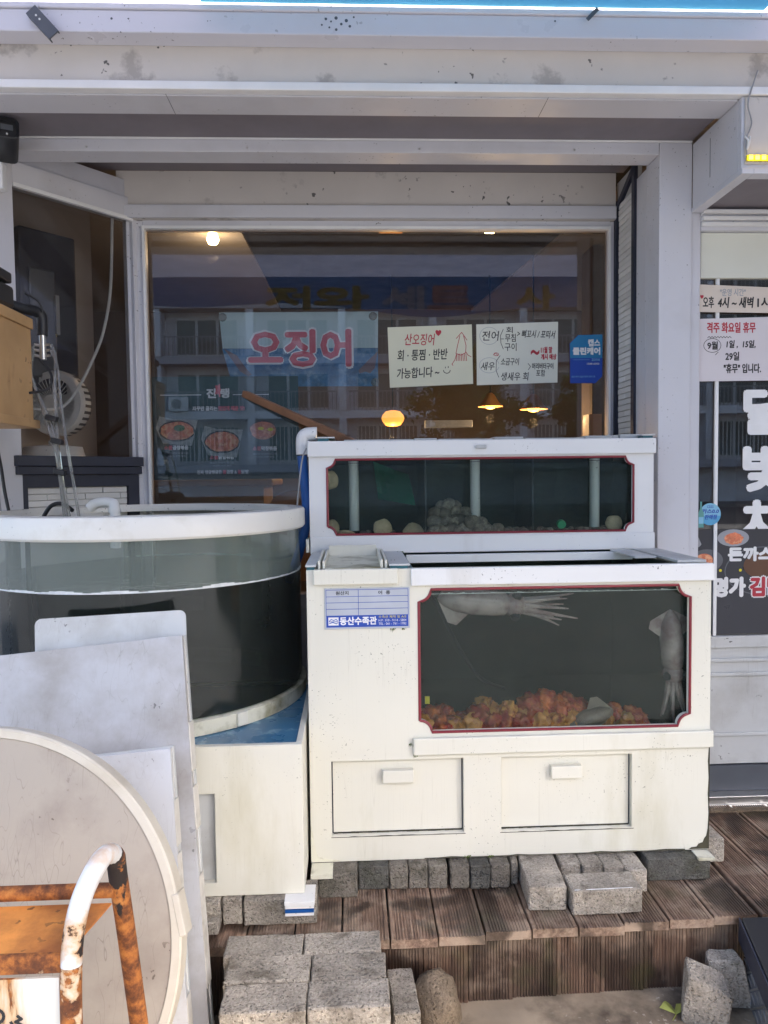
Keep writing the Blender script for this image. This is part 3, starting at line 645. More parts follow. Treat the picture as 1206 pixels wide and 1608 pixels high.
# top: left deck, trough, flaps
box('top_deck', 'cream', lt, LX0 + .0005, .139, LF + .0225, 2.54, 1.100, 1.1255)
box('trough_front', 'cream', lt, -.120, .128, LF - .016, LF - .0005, 1.083, 1.129, bevel=.003)
tr_ = MB().box(-.108, -.100, LF + .02, 2.53, 1.127, 1.152); tr_.box(-.094, -.086, LF + .02, 2.53, 1.127, 1.150); tr_.box(.078, .086, LF + .02, 2.53, 1.127, 1.152); tr_.box(.091, .099, LF + .02, 2.53, 1.127, 1.150)
tr_.box(-.085, .077, 2.50, 2.512, 1.127, 1.165)
tr_.build('trough_wall', 'cream', lt, bevel=.0015)
box('trough_bed', 'creamdirt', lt, -.085, .077, LF + .0, 2.499, 1.127, 1.1305)
for x0, x1 in ((LX0 - .003, -.112), (.103, .165)):
    fl = MB().box(x0, x1, LF + .005, 2.52, 1.1345, 1.1405).build('flap', 'greywhite', lt, bevel=.001)
    box('flap_core', 'teal', fl, x0 + .004, x1 - .006, LF + .01, 2.52, 1.1262, 1.1343)
tf = MB().box(.98, 1.07, LF + .0225, 2.53, 1.127, 1.135); tf.box(.90, .97, 2.30, 2.53, 1.127, 1.133); tf.build('glass_rail', 'greywhite', lt, bevel=.001)
box('rear_bar', 'white', lt, .18, .97, 2.50, 2.53, 1.100, 1.1265, bevel=.002)
box('inner_frame', 'teal', lt, .141, .18, LF + .0225, 2.53, 1.101, 1.118)

gq = MB().panel([(1.0746, .567), (1.0715, .562), (1.069, .52), (1.072, .47), (1.0695, .42), (1.0725, .36), (1.070, .31), (1.066, .288), (1.060, .281), (1.055, .268), (1.042, .264), (1.036, .255), (1.02, .2535), (1.012, .2475), (1.0746, .2475)], [], LF - .0012, LF - .0003).build('mould_and_dark_gap', 'mould', lt)  # mould at the corner; the strip up the edge paints a dark gap
gq = MB().panel([(-.1405, .2475), (-.05, .2475), (-.07, .252), (-.10, .256), (-.12, .264), (-.128, .285), (-.134, .33), (-.1405, .36)], [], LF - .0012, LF - .0003).build('yellow_stain', 'creamdirt', lt)
for x0, x1, z_ in ((-.08, .325, .3195), (.43, .84, .3185), (.17, 1.07, .5672), (.2, 1.0, .2468)):
    P_ = [(x0 + (x1 - x0) * k / 40, z_ - .0005) for k in range(41)] + [(x1 - (x1 - x0) * k / 40, z_ + .0012 + .0045 * max(0, noise.noise(Vector((k * .33, z_ * 30, 0))))) for k in range(41)]
    MB().panel(P_, [], LF - .0010, LF - .0003).build('grime_line', 'mould', lt)
def moss(name, pts, lab, grp=None):
    mb = MB()
    for (x, y, z, s) in pts:
        for k in range(14):
            a = random.uniform(0, 6.28); L = s * random.uniform(.4, 1.2)
            dx, dz = math.cos(a) * L, -abs(math.sin(a)) * L; px = x + random.uniform(-s, s); pz = z + random.uniform(-.4, .2) * s
            mb.add([(px, y - .001, pz), (px + .0025, y - .004, pz), (px + dx * .5, y - .005, pz + dz)], [(0, 1, 2)])
    o = mb.build(name, M['mossg'], None, rec=False); tag(o, lab, 'algae', grp, 'stuff')
M['mossg'] = surf('green_algae', (.10, .15, .02), .8, .3, 40)
moss('algae', [(.112, LF, .949, .010), (.145, LF, .949, .006), (.13, LF + .1, 1.14, .02), (.16, 2.5, 1.14, .014), (.166, LF, .60, .009), (.175, LF, .566, .007), (.33, LF, .252, .01), (.40, LF, .25, .008)], 'green algae tufts along the edges of the lower tank')

# maker's sign plate
s = empty('maker_sign', (.037, LF, .95), 'silver and blue table plate with maker name on the cream tank front', 'sign')
SY = LF - .0008
MB().panel(rectp(-.089, .163, .950, 1.072), [], SY - .003, SY).build('plate', 'signgrey', s, bevel=.001)
y0 = SY - .0034
strokes([[(-.084, 1.067), (.158, 1.067)], [(-.084, 1.047), (.158, 1.047)], [(-.084, 1.029), (.158, 1.029)], [(-.084, 1.010), (.158, 1.010)], [(-.084, 1.067), (-.084, .99)], [(.158, 1.067), (.158, .99)], [(.011, 1.067), (.011, .99)]], .0014, y0, 'inkblue', s, 'table_lines')
flat(rectp(-.084, .158, .956, .991), y0, 'inkblue', s, 'blue_band', .0004)
flat(rectp(-.078, -.048, .962, .986), y0 - .0006, 'inkwhite', s, 'emblem', .0002)
strokes([[(-.075, .968), (-.065, .971), (-.055, .967), (-.050, .970)], [(-.075, .975), (-.070, .980), (-.062, .977), (-.055, .980), (-.051, .975)], [(-.075, .973), (-.052, .973)]], .0022, y0 - .0009, 'inkblue', s, 'emblem_mark')
text('동산수족관', (-.044, .064, .963, .986), y0 - .0006, 'inkwhite', s, .0009)
text('원산지', (-.055, -.018, 1.052, 1.063), y0, 'ink', s, .0003); text('어  종', (.070, .105, 1.052, 1.063), y0, 'ink', s, .0003)
text('수족관 제작 및 A/S', (.070, .152, .981, .989), y0 - .0006, 'inkyellow', s); text('H P : 010 - 9114 - 5804', (.070, .152, .971, .978), y0 - .0006, 'inkwhite', s); text('TEL : 061 - 761 - 1782', (.070, .152, .961, .968), y0 - .0006, 'inkwhite', s)

# ------------------------------------------------------------------ upper tank
UX0, UX1, UF, UB, UZ0, UZ1 = -.152, 1.063, 2.55, 2.90, 1.137, 1.520
ut = empty('upper_fish_tank', (.455, 2.7, UZ0), 'long low white shellfish tank with red edged window on top', 'fish tank')
uw = notched(-.089, .990, 1.198, 1.459, .028)
MB().panel(rectp(UX0, UX1, UZ0, UZ1), [uw], UF, UF + .018).build('front_panel', 'white', ut, bevel=.002)
tm = MB(); trim(tm, uw, UF - .0005, .0042); tm.build('window_trim', 'red', ut, True)
box('window_pane', 'acrylic', ut, -.11, 1.01, UF + .0185, UF + .025, 1.18, 1.468)
box('top_band', 'white', ut, UX0 - .003, UX1 + .004, UF - .013, UF - .0005, 1.469, 1.523, bevel=.003)
box('low_band', 'white', ut, UX0 + .001, UX1 + .003, UF - .007, UF - .0005, 1.131, 1.190, bevel=.003)
ch = box('catch', 'greywhite', ut, .427, .464, UF - .024, UF - .0135, 1.492, 1.504, bevel=.002)
sp = MB().box(UX0, UX0 + .018, UF + .0185, UB, UZ0, UZ1); sp.box(UX1 - .018, UX1, UF + .0185, UB, UZ0, UZ1); sp.box(UX0 + .018, UX1 - .018, UB - .018, UB, UZ0, UZ1); sp.build('side_panel', 'white', ut, bevel=.002)
box('bottom_panel', 'white', ut, UX0 + .018, UX1 - .018, UF + .0185, UB - .018, UZ0, 1.175)
ln = MB().box(UX0 + .019, UX0 + .03, UF + .026, UB - .019, 1.18, 1.50); ln.box(UX1 - .03, UX1 - .019, UF + .026, UB - .019, 1.18, 1.50); ln.box(UX0 + .03, UX1 - .03, UB - .027, UB - .019, 1.18, 1.50); ln.box(UX0 + .019, UX1 - .019, UF + .026, UB - .019, 1.1755, 1.18)
ln.build('tank_lining', 'inwall', ut)
box('water', 'water', ut, UX0 + .0315, UX1 - .0315, UF + .0265, UB - .0285, 1.181, 1.44)
for x in (.256, .638): box('divider', 'divider', ut, x - .003, x + .003, UF + .03, UB - .03, 1.183, 1.47)
for x in (.003, .444, .884):
    pp = MB().tube([(x, UF + .10, 1.205), (x, UF + .10, 1.475)], .018, 16).build('standpipe', 'white', ut, True)
    q = MB()
    for zz in (1.447, 1.455): q.tube([(x, UF + .10, zz), (x, UF + .10, zz + .002)], .0184, 16)
    q.build('pipe_slot', 'black', pp)
for i, (x0, x1, h) in enumerate(((-.03, .215, .010), (.22, .30, .013), (.305, .50, .010), (.505, .61, .015), (.615, .83, .010), (.835, .955, .016), (.96, 1.04, .020))):
    box('lid', 'greywhite', ut, x0, x1, UF + .05, UB - .01, UZ1 + .0005, UZ1 + h, bevel=.002)
fl = box('lid_flap', 'greywhite', ut, UX0 + .03, UX0 + .09, UF - .002, UF + .2, 1.5335, 1.538); box('flap_core', 'teal', fl, UX0 + .032, UX0 + .07, UF + .002, UF + .2, 1.5235, 1.533)
fl = box('lid_flap', 'greywhite', ut, 1.02, UX1 + .002, UF - .002, UF + .25, 1.532, 1.536); box('flap_core', 'teal', fl, 1.025, 1.06, UF + .002, UF + .25, 1.5235, 1.5315)
box('hinge_plate', 'cream', ut, UX0 - .014, UX0 - .003, UF - .008, UF + .06, 1.137, 1.185, bevel=.002)
MB().tube(bez([(-.175, 2.60, 1.48), (-.175, 2.60, 1.53), (-.165, 2.60, 1.548), (-.14, 2.60, 1.552), (-.125, 2.6, 1.552)], 5), .024, 14).build('inlet_elbow', 'white', ut, True)
h = MB().tube(bez([(-.178, 2.60, 1.475), (-.172, 2.60, 1.40), (-.166, 2.61, 1.30), (-.172, 2.62, 1.22), (-.20, 2.64, 1.12), (-.24, 2.7, 1.02)], 8), .017, 12).build('water_hose', 'bluepipe', None, True)
tag(h, 'blue water hose hanging from the left end of the upper tank', 'hose')
h = MB().tube(bez([(-.160, 2.56, 1.50), (-.175, 2.555, 1.46), (-.19, 2.57, 1.36), (-.20, 2.6, 1.28)], 6), .003, 6).build('air_tube', 'grout2', None, True)
tag(h, 'thin grey air tube beside the blue hose', 'tube')

# wooden pole, leaning from the lid to the window
t = MB(); A, Bp = Vector((-.048, 2.72, 1.548)), Vector((-.440, 3.05, 1.745)); d = (Bp - A).normalized(); u = Vector((0, 0, 1)); w_ = d.cross(u).normalized(); u = w_.cross(d)
A = A - d * .22
hw = .014
t.add([A + w_ * a * hw + u * b * hw for a, b in ((-1, -1), (1, -1), (1, 1), (-1, 1))] + [Bp + w_ * a * hw + u * b * hw for a, b in ((-1, -1), (1, -1), (1, 1), (-1, 1))],
      [(0, 1, 2, 3), (4, 5, 6, 7), (0, 1, 5, 4), (1, 2, 6, 5), (2, 3, 7, 6), (3, 0, 4, 7)])
tag(t.build('wooden_pole', 'stick', None, bevel=.003), 'brown wooden pole leaning from the upper tank lids to the window', 'pole')

# ------------------------------------------------------------------ shellfish, sea squirts, squid
def blob(name, sx, sy, sz, amp, fr, mat, seed, sub=2, ridge=0):
    bm = bmesh.new(); bmesh.ops.create_icosphere(bm, subdivisions=sub, radius=1)
    for v in bm.verts:
        n_ = v.co.normalized(); k = 1 + amp * noise.noise(n_ * fr + Vector((seed * 7.3, 0, 0))) + amp * .6 * noise.noise(n_ * fr * 2.3 + Vector((0, seed * 3.1, 0)))
        if ridge: k *= 1 + .03 * math.sin(ridge * math.atan2(n_.x, n_.z + 1.3))
        v.co = Vector((n_.x * sx * k, n_.y * sy * k, n_.z * sz * k))
    for f in bm.faces: f.smooth = True
    me = bpy.data.meshes.new(name); bm.to_mesh(me); bm.free(); me.materials.append(M[mat]); return me
def thing(me, name, loc, rot, label, cat, group, sc_=1.):
    o = bpy.data.objects.new(name, me); col.objects.link(o); o.location = loc; o.rotation_euler = rot; o.scale = (sc_,) * 3
    return tag(o, label, cat, group)
def shell_mesh(name, w, h, th, mat, seed):
    bm = bmesh.new(); bmesh.ops.create_uvsphere(bm, u_segments=18, v_segments=10, radius=1)
    for v in bm.verts:
        x, y, z = v.co; an = math.atan2(x, z); r = math.hypot(x, z)
        pinch = 1 - .35 * max(0, z) ** 2
        edge = abs(y); k = 1 + .035 * math.sin(an * 14 + seed) * r
        v.co = Vector((x * w * pinch * k, math.copysign(edge ** .8, y) * th, (z * h - .1 * h) * k))
    for f in bm.faces: f.smooth = True
    me = bpy.data.meshes.new(name); bm.to_mesh(me); bm.free(); me.materials.append(M[mat]); return me
clams = [shell_mesh('clam', .030, .025, .015, 'shell', 1), shell_mesh('clam', .026, .027, .014, 'shell', 2)]
k = 0
for layer, (z, xa, xb, nn) in enumerate(((1.203, .275, .53, 9), (1.203, .30, .50, 7), (1.232, .275, .47, 7), (1.236, .31, .44, 5), (1.262, .28, .42, 5), (1.29, .30, .40, 3))):
    for i in range(nn):
        x = xa + (xb - xa) * (i + .5) / nn + random.uniform(-.008, .008); y = UF + .055 + (.05 if layer in (1, 3) else .012 * layer) + random.uniform(-.006, .006)
        if abs(x - .444) < .03 and y > UF + .07: y = UF + .055
        lab = 'ridged grey clam in the ' + ['bottom front row', 'bottom back row', 'second row', 'rear second row', 'third row', 'topmost row'][layer] + ' of the heap in the upper tank'
        thing(clams[k % 2], 'clam', (x, y, z + random.uniform(-.004, .004)), (random.uniform(-.5, .3), random.uniform(-1, 1), random.uniform(-.5, .5)), lab, 'clam', 'clams heaped in the upper tank', random.uniform(.85, 1.1)); k += 1
bits = [shell_mesh('clam', .016, .012, .009, 'shell', 4)]
for i in range(40):
    thing(bits[0], 'clam', (random.uniform(.50, .93) if i % 4 else random.uniform(.02, .25), UF + random.uniform(.045, .14), 1.192 + .006 * (i % 2)), (random.uniform(-.6, .6), random.uniform(-1, 1), random.uniform(-1, 1)), 'small dark clam scattered on the upper tank floor around the heap', 'clam', 'small clams on the upper tank floor')
sca = [shell_mesh('scallop', .040, .038, .012, 'scallop', 0)]
for (x, z, rot, lab, s_) in ((-.082, 1.392, (0, .5, .25), 'tan scallop clinging high at the left edge of the upper tank', .9), (-.078, 1.222, (0, .4, .3), 'ruffled tan scallop in the lower left corner of the upper tank', .8), (-.030, 1.193, (1.1, 0, 0), 'tan scallop lying flat beside the left standpipe', 1.0),
                              (.106, 1.218, (-.2, .4, .1), 'round upright tan scallop left of the first divider', .9), (.212, 1.203, (-.5, -.2, 0), 'tan scallop leaning at the foot of the first divider', .95), (.945, 1.222, (-.1, .7, -.2), 'open tan scallop in the right corner of the upper tank', .8)):
    thing(sca[0], 'scallop', (x, UF + .06, z), rot, lab, 'scallop', 'scallops in the upper tank', s_)
c = MB().tube([(.747, UF + .045, 1.218), (.747, UF + .06, 1.222)], .0155, 18).build('green_stopper', 'greencap'); tag(c, 'bright green round cap on the upper tank floor', 'cap')
nt = MB()
for i in range(7):
    for j in range(6):
        def np_(i, j): a = i / 7; b = j / 6; return (.075 + .13 * a + .02 * b, UF + .14 + .05 * math.sin(3 * a + 2 * b), 1.455 - .14 * b * (1 - .2 * a) - .05 * a)
        nt.add([np_(i, j), np_(i + 1, j), np_(i + 1, j + 1), np_(i, j + 1)], [(0, 1, 2, 3)])
tag(nt.build('fish_net', 'net', None, True), 'green mesh net hanging in the left compartment of the upper tank', 'net')

squ = [blob('sea_squirt', .042, .038, .034, .30, 2.3, 'seasquirt' if i % 3 else 'seasquirt2', i, 4) for i in range(5)]
spots = [(.215, .03, 0), (.262, .02, 0), (.24, .06, .04), (.305, .03, .002), (.335, .07, .0), (.36, .03, .0), (.385, .05, .035), (.42, .03, .0), (.435, .07, .04), (.462, .03, .0), (.475, .05, .055), (.49, .09, .02), (.515, .03, 0), (.53, .06, .045), (.55, .05, .085), (.575, .03, .0), (.582, .06, .05), (.605, .08, .09), (.622, .03, .005), (.64, .06, .05), (.665, .04, .0), (.67, .09, .06), (.70, .08, .05), (.78, .05, .0), (.81, .06, .03), (.84, .04, .0), (.885, .07, .0), (.72, .04, .0), (.745, .09, .02), (.19, .06, .02), (.41, .10, .05), (.28, .10, .03)]
places = ['heap at the left of the lower tank floor', 'middle heap in the lower tank', 'small heap below the hanging squid']
for i, (x, dy, dz) in enumerate(spots):
    q = 0 if x < .40 else 1 if x < .74 else 2
    thing(squ[i % 5], 'sea_squirt', (x, LF + .045 + dy, .615 + dz * .7), (random.uniform(0, 6), random.uniform(0, 6), random.uniform(0, 6)),
          'lumpy orange red sea squirt in the ' + places[q], 'sea squirt', 'sea squirts, ' + places[q], random.uniform(.9, 1.15))
ytag = box('tag_float', 'inkyellow', None, .212, .226, LF + .06, LF + .068, .70, .722); tag(ytag, 'small yellow tag standing above the left sea squirts', 'tag')

def squid(name, M4, L, mat, label, dark=False):
    root = empty(name, tuple(M4.to_translation()), label, 'squid', 'squid in the lower tank')
    T = M4
    prof = [(0, .0), (.03, .008), (.10, .017), (.25, .027), (.5, .032), (.8, .030), (.95, .027), (1.0, .022)]
    mb = MB(T); mb.tube([(0, 0, -t * L * .55) for t, r in prof], [max(r, .002) * L / .30 for t, r in prof], 16); mb.build('mantle', mat, root, True)
    f = MB(T)
    for s in (-1, 1):
        f.add([(s * .006, .0, -.005 * L), (s * .055 * L / .3, .006, -.10 * L), (s * .060 * L / .3, .006, -.17 * L), (s * .02 * L / .3, .004, -.28 * L), (s * .006, -.004, -.005 * L), (s * .02 * L / .3, -.003, -.28 * L)], [(0, 1, 2, 3), (4, 1, 2, 5), (0, 1, 4), (3, 2, 5)])
    f.build('fin', mat, root, True)
    hd = MB(T); hd.tube([(0, 0, -L * q) for q in (.53, .57, .61, .65, .68)], [.020 * L / .3, .028 * L / .3, .030 * L / .3, .024 * L / .3, .014 * L / .3], 12); hd = hd.build('head', mat, root, True)
    for s in (-1, 1):
        e = MB(T); e.tube([(s * .022 * L / .3, -.014 * L / .3, -L * .605), (s * .029 * L / .3, -.022 * L / .3, -L * .605)], [.012 * L / .3, .009 * L / .3], 12); e.build('eye', 'black', hd, True)
    for k in range(9):
        a = 2 * math.pi * k / 9; ln_ = L * random.uniform(.26, .40) * (1.2 if k in (2, 6) else 1)
        x, y = math.cos(a) * .013 * L / .3, math.sin(a) * .011 * L / .3; sw_ = random.uniform(-.35, .35)
        pts = [(x * (1 + 1.5 * q) + sw_ * .10 * L * q * q, y * (1 + .8 * q), -L * .66 - ln_ * q) for q in (0, .25, .5, .75, 1)]
        MB(T).tube(bez(pts, 3), [.0075 * L / .3 * (1 - .8 * i / 12) for i in range(13)], 7).build('arm', mat, root, True)
    return root
squid('squid', Matrix.Translation((.982, LF + .075, .975)) @ Matrix.Rotation(R(-3), 4, 'Y'), .34, 'squid', 'pale squid hanging upright at the right end of the lower tank')
squid('squid', Matrix.Translation((.255, LF + .085, 1.022)) @ Matrix.Rotation(R(-84), 4, 'Y'), .40, 'squid', 'pale squid floating sideways just under the water surface')
squid('squid', Matrix.Translation((.80, LF + .07, .665)) @ Matrix.Rotation(R(68), 4, 'Y'), .30, 'squiddark', 'dark limp squid lying on the floor among the sea squirts')
MB_ = MB().tube(bez([(.235, 2.6, 1.05), (.30, 2.5, .92), (.36, 2.42, .80), (.42, 2.40, .72), (.50, 2.42, .68)], 8), .006, 8).build('suction_hose', 'black', None, True)
tag(MB_, 'dark hose slanting through the water of the lower tank', 'hose')

# ------------------------------------------------------------------ concrete blocks
def paver_mesh(dx, dy, dz, seed, mat='paver'):
    bm = bmesh.new(); bmesh.ops.create_cube(bm, size=1)
    for v in bm.verts: v.co = Vector((v.co.x * dx, v.co.y * dy, v.co.z * dz))
    bmesh.ops.bevel(bm, geom=list(bm.edges), offset=.0035, segments=1, affect='EDGES')
    bmesh.ops.subdivide_edges(bm, edges=[e for e in bm.edges if e.calc_length() > .03], cuts=7, use_grid_fill=True)
    for v in bm.verts:
        v.co += Vector((noise.noise(v.co * 60 + Vector((seed, 0, 0))), noise.noise(v.co * 60 + Vector((0, seed, 0))), noise.noise(v.co * 60 + Vector((0, 0, seed))))) * .0016 + Vector((noise.noise(v.co * 190), noise.noise(v.co * 190 + Vector((5, 0, 0))), noise.noise(v.co * 190 + Vector((0, 5, 0))))) * .0012
    me = bpy.data.meshes.new('concrete_block'); bm.to_mesh(me); bm.free(); me.materials.append(M[mat]); return me
_pm = {}
def paver(x0, x1, y0, y1, z0, z1, label, group, mat='paver', rot=(0, 0, 0)):
    key = (round(x1 - x0, 3), round(y1 - y0, 3), round(z1 - z0, 3), mat)
    if key not in _pm: _pm[key] = paver_mesh(*key[:3], len(_pm) * 3.7, mat)
    return thing(_pm[key], 'concrete_block', ((x0 + x1) / 2, (y0 + y1) / 2, (z0 + z1) / 2), rot, label, 'block', group)
G1 = 'concrete blocks under the lower tank'; zt = LZ0 - .002
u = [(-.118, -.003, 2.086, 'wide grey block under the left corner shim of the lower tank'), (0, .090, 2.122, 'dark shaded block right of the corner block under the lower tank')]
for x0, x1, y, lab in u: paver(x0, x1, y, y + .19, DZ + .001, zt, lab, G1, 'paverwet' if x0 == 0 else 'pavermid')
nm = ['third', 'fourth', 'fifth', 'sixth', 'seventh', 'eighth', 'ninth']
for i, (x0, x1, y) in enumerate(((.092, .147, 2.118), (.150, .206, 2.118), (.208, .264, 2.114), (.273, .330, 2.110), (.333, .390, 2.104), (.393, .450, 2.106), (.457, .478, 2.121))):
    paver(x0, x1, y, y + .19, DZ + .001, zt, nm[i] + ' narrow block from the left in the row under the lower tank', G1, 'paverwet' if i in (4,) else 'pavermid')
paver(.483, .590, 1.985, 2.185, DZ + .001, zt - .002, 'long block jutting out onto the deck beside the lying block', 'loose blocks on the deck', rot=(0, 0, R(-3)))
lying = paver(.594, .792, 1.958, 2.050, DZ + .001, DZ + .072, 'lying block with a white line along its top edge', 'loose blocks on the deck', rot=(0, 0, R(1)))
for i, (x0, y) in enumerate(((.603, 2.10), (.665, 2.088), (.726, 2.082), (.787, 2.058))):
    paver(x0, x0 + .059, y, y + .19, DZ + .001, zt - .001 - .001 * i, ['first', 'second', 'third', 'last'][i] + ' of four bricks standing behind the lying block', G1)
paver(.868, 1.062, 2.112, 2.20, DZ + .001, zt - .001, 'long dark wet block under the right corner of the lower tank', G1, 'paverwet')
paver(1.090, 1.150, 2.20, 2.39, DZ + .004, DZ + .08, 'small block on the deck right of the lower tank', G1)
st_ = bpy.data.objects.new('paint_stripe', brick_mesh(.165, .004, .002, 'caulk')); col.objects.link(st_); st_.parent = lying; st_.location = (-.01, -.040, .0352); st_.scale = (1, .8, .6)
G2 = 'concrete blocks under the pedestal'; zp = .2455
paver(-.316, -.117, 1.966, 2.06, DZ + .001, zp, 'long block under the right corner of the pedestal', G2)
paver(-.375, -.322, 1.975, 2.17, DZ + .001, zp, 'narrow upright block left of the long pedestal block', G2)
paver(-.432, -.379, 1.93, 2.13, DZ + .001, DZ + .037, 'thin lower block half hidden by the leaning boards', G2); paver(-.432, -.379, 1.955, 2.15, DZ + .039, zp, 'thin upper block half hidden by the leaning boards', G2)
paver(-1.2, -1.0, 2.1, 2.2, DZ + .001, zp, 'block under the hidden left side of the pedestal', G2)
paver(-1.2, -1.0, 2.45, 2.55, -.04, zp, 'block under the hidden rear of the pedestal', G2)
G3 = 'concrete blocks stacked on the ground in front'
rows = [(1.603, -.319, -.124, -.121, .068), (1.702, -.326, -.122, -.118, .064), (1.798, -.343, -.146, -.142, .054)]
rn = ['front', 'middle', 'back']
for i, (y, a, b, c, d) in enumerate(rows):
    for j, (x0, x1) in enumerate(((a, b), (c, d))):
        dy = .094 if i < 2 else .084
        paver(x0, x1, y, y + dy, .121, .20 + random.uniform(-.002, .002), ['left', 'right'][j] + ' block in the ' + rn[i] + ' row on top of the front stack', G3, rot=(0, 0, R(random.uniform(-.8, .8))))
        for z0 in (-.039, .041): paver(x0, x1, y, y + dy, z0, z0 + .079, 'block in the lower courses of the front stack', G3)
paver(.076, .142, 1.71, 1.875, -.039, .10, 'block standing on the ground right of the front stack', G3, rot=(0, 0, R(3)))
# shims
sh = empty('shim_stack', (-.16, 2.0, .2), 'small stack of white and blue plates at the pedestal corner', 'shim')
box('plate', 'white', sh, -.203, -.121, 1.945, 2.03, .236, .2465, bevel=.001); 
for z0, mm in ((.226, 'white'), (.214, 'bluepipe'), (.206, 'white')): box('plate', mm, sh, -.201, -.123, 1.948, 1.9655, z0, z0 + .0085)
s = box('shim_plate', 'creamdirt', None, -.139, -.075, 2.08, 2.149, .232, .2445, bevel=.001); tag(s, 'single yellowed shim plate under the lower tank corner', 'shim')
s = box('shim_plate', 'creamdirt', None, 1.02, 1.07, 2.10, 2.149, .236, .2445, bevel=.001); tag(s, 'mossy shim plate under the right corner of the lower tank', 'shim')
# rock and broken chunks, leaf
rk = blob('rock', .055, .075, .085, .18, 1.3, 'rock', 5, 3); thing(rk, 'rock', (.195, 1.80, .045), (0, 0, .4), 'rounded brown sandy rock beside the front block stack', 'rock', None)
def chunk(name, pts, label):
    bm = bmesh.new()
    for p in pts: bm.verts.new(p)
    bmesh.ops.convex_hull(bm, input=bm.verts); bmesh.ops.bevel(bm, geom=list(bm.edges), offset=.004, segments=1, affect='EDGES')
    bmesh.ops.triangulate(bm, faces=bm.faces); bmesh.ops.subdivide_edges(bm, edges=bm.edges, cuts=2)
    for v in bm.verts: v.co += Vector((noise.noise(v.co * 50), noise.noise(v.co * 50 + Vector((9, 0, 0))), noise.noise(v.co * 50 + Vector((0, 9, 0))))) * .003
    bmesh.ops.recalc_face_normals(bm, faces=bm.faces)
    me = bpy.data.meshes.new(name); bm.to_mesh(me); bm.free(); me.materials.append(M['paver'])
    o = bpy.data.objects.new(name, me); col.objects.link(o); return tag(o, label, 'block', 'broken block pieces by the step')
chunk('broken_block', [(.838, 1.815, -.04), (.935, 1.765, -.04), (.965, 1.85, -.04), (.87, 1.89, -.04), (.858, 1.815, .090), (.955, 1.775, .050), (.962, 1.845, .075), (.872, 1.868, .108)], 'pale broken block leaning in front of the darker one')
chunk('broken_block', [(.945, 1.862, -.04), (1.055, 1.85, -.04), (1.055, 1.915, -.04), (.95, 1.92, -.04), (.938, 1.87, .085), (1.030, 1.86, .090), (1.024, 1.91, .095), (.948, 1.915, .092)], 'darker broken block against the step riser')
lf = MB(); c0 = Vector((.846, 1.868, -.036)); vs = [c0 + Vector((-.01, -.028, .002))]
for k in range(11):
    a = R(20 + 12 * k); r_ = .042 * (1 if k not in (5,) else .82) * (1 + .05 * math.sin(k * 2)); vs.append(c0 + Vector((-.01 + r_ * math.cos(a), -.028 + r_ * math.sin(a), .004 + .006 * math.sin(k))))
lf.add(vs, [(0, k, k + 1) for k in range(1, 11)]); lf.tube([vs[0], vs[0] + Vector((-.018, -.02, .0))], .0012, 5)
tag(lf.build('ginkgo_leaf', 'leaf', None, rec=False), 'yellow green ginkgo leaf lying on the wet paving', 'leaf')
# metal ramp on the right edge
rp = empty('metal_ramp', (1.3, 1.7, -.04), 'grey checker plate ramp with black rubber edge at the right', 'ramp')
sd_ = MB().quadbox((1.058, 1.905, -.04), (.985, 1.62, -.04), (.985, 1.62, .125), (1.058, 1.905, .148), (.02, 0, 0)); sd_.build('side_plate', 'plate_d', rp)
tp = MB()
for i in range(9):
    for j in range(6):
        f = (i + .5) / 9; zz = -.03 + .155 * (j + .5) / 6; x = 1.058 - .073 * f; y = 1.905 - .285 * f; s_ = 1 if (i + j) % 2 else -1
        tp.quadbox((x - .0005, y - .012, zz - s_ * .008), (x - .0005, y - .008, zz - s_ * .010), (x - .0005, y + .012, zz + s_ * .008), (x - .0005, y + .008, zz + s_ * .010), (-.0025, 0, 0))
tp.build('tread_pattern', 'steel', rp)
MB().quadbox((1.050, 1.915, .150), (.975, 1.60, .127), (2.0, 1.60, .127), (2.0, 1.915, .150), (0, 0, .026)).build('rubber_top', 'black', rp, bevel=.004)
e_ = MB().quadbox((1.048, 1.917, .11), (.973, 1.60, .085), (.973, 1.60, .15), (1.048, 1.917, .174), (-.004, 0, 0)).build('rubber_edge', 'navy', rp)

# ------------------------------------------------------------------ leaning boards, round table top, rusty stand
def board(name, tr, wdt, hgt, lean, roll, th, mat, label, rad=0., lay=1, yaw=0.):
    """tr: world top-right front corner; board hangs down from it"""
    T = Matrix.Translation(tr) @ Matrix.Rotation(yaw, 4, 'Z') @ Matrix.Rotation(-lean, 4, 'X') @ Matrix.Rotation(roll, 4, 'Y')
    root = empty(name, tr, label, 'board', 'white boards leaning on the round tank')
    if rad:
        pl = [(-wdt, -hgt), (0, -hgt)] + [(-rad + rad * math.cos(a * math.pi / 12), -rad + rad * math.sin(a * math.pi / 12)) for a in range(7)] + [(-wdt + rad - rad * math.sin(a * math.pi / 12), -rad + rad * math.cos(a * math.pi / 12)) for a in range(7)]
    else: pl = rectp(-wdt, 0, -hgt, 0)
    MB(T).panel(pl, [], 0, th * .3).build('face_sheet', mat, root, bevel=.0015)
    if lay: 
        e = MB(T).box(-wdt + .003, -.004, th * .3 + .0005, th * .7, -hgt + .003, -.004); e.build('core', 'boardedge', root)
        MB(T).panel(pl, [], th * .7 + .0005, th).build('back_sheet', 'greywhite', root)
        for k in range(5):
            c_ = MB(T)
            z = -hgt * (.18 + .17 * k) + random.uniform(-.05, .05); L_ = random.uniform(.05, .16)
            c_.box(.0005, .0018 + .002 * random.random(), 0, th * .9, z - L_, z); c_.build('edge_strip', 'boardedge', root, bevel=.001)
    return root
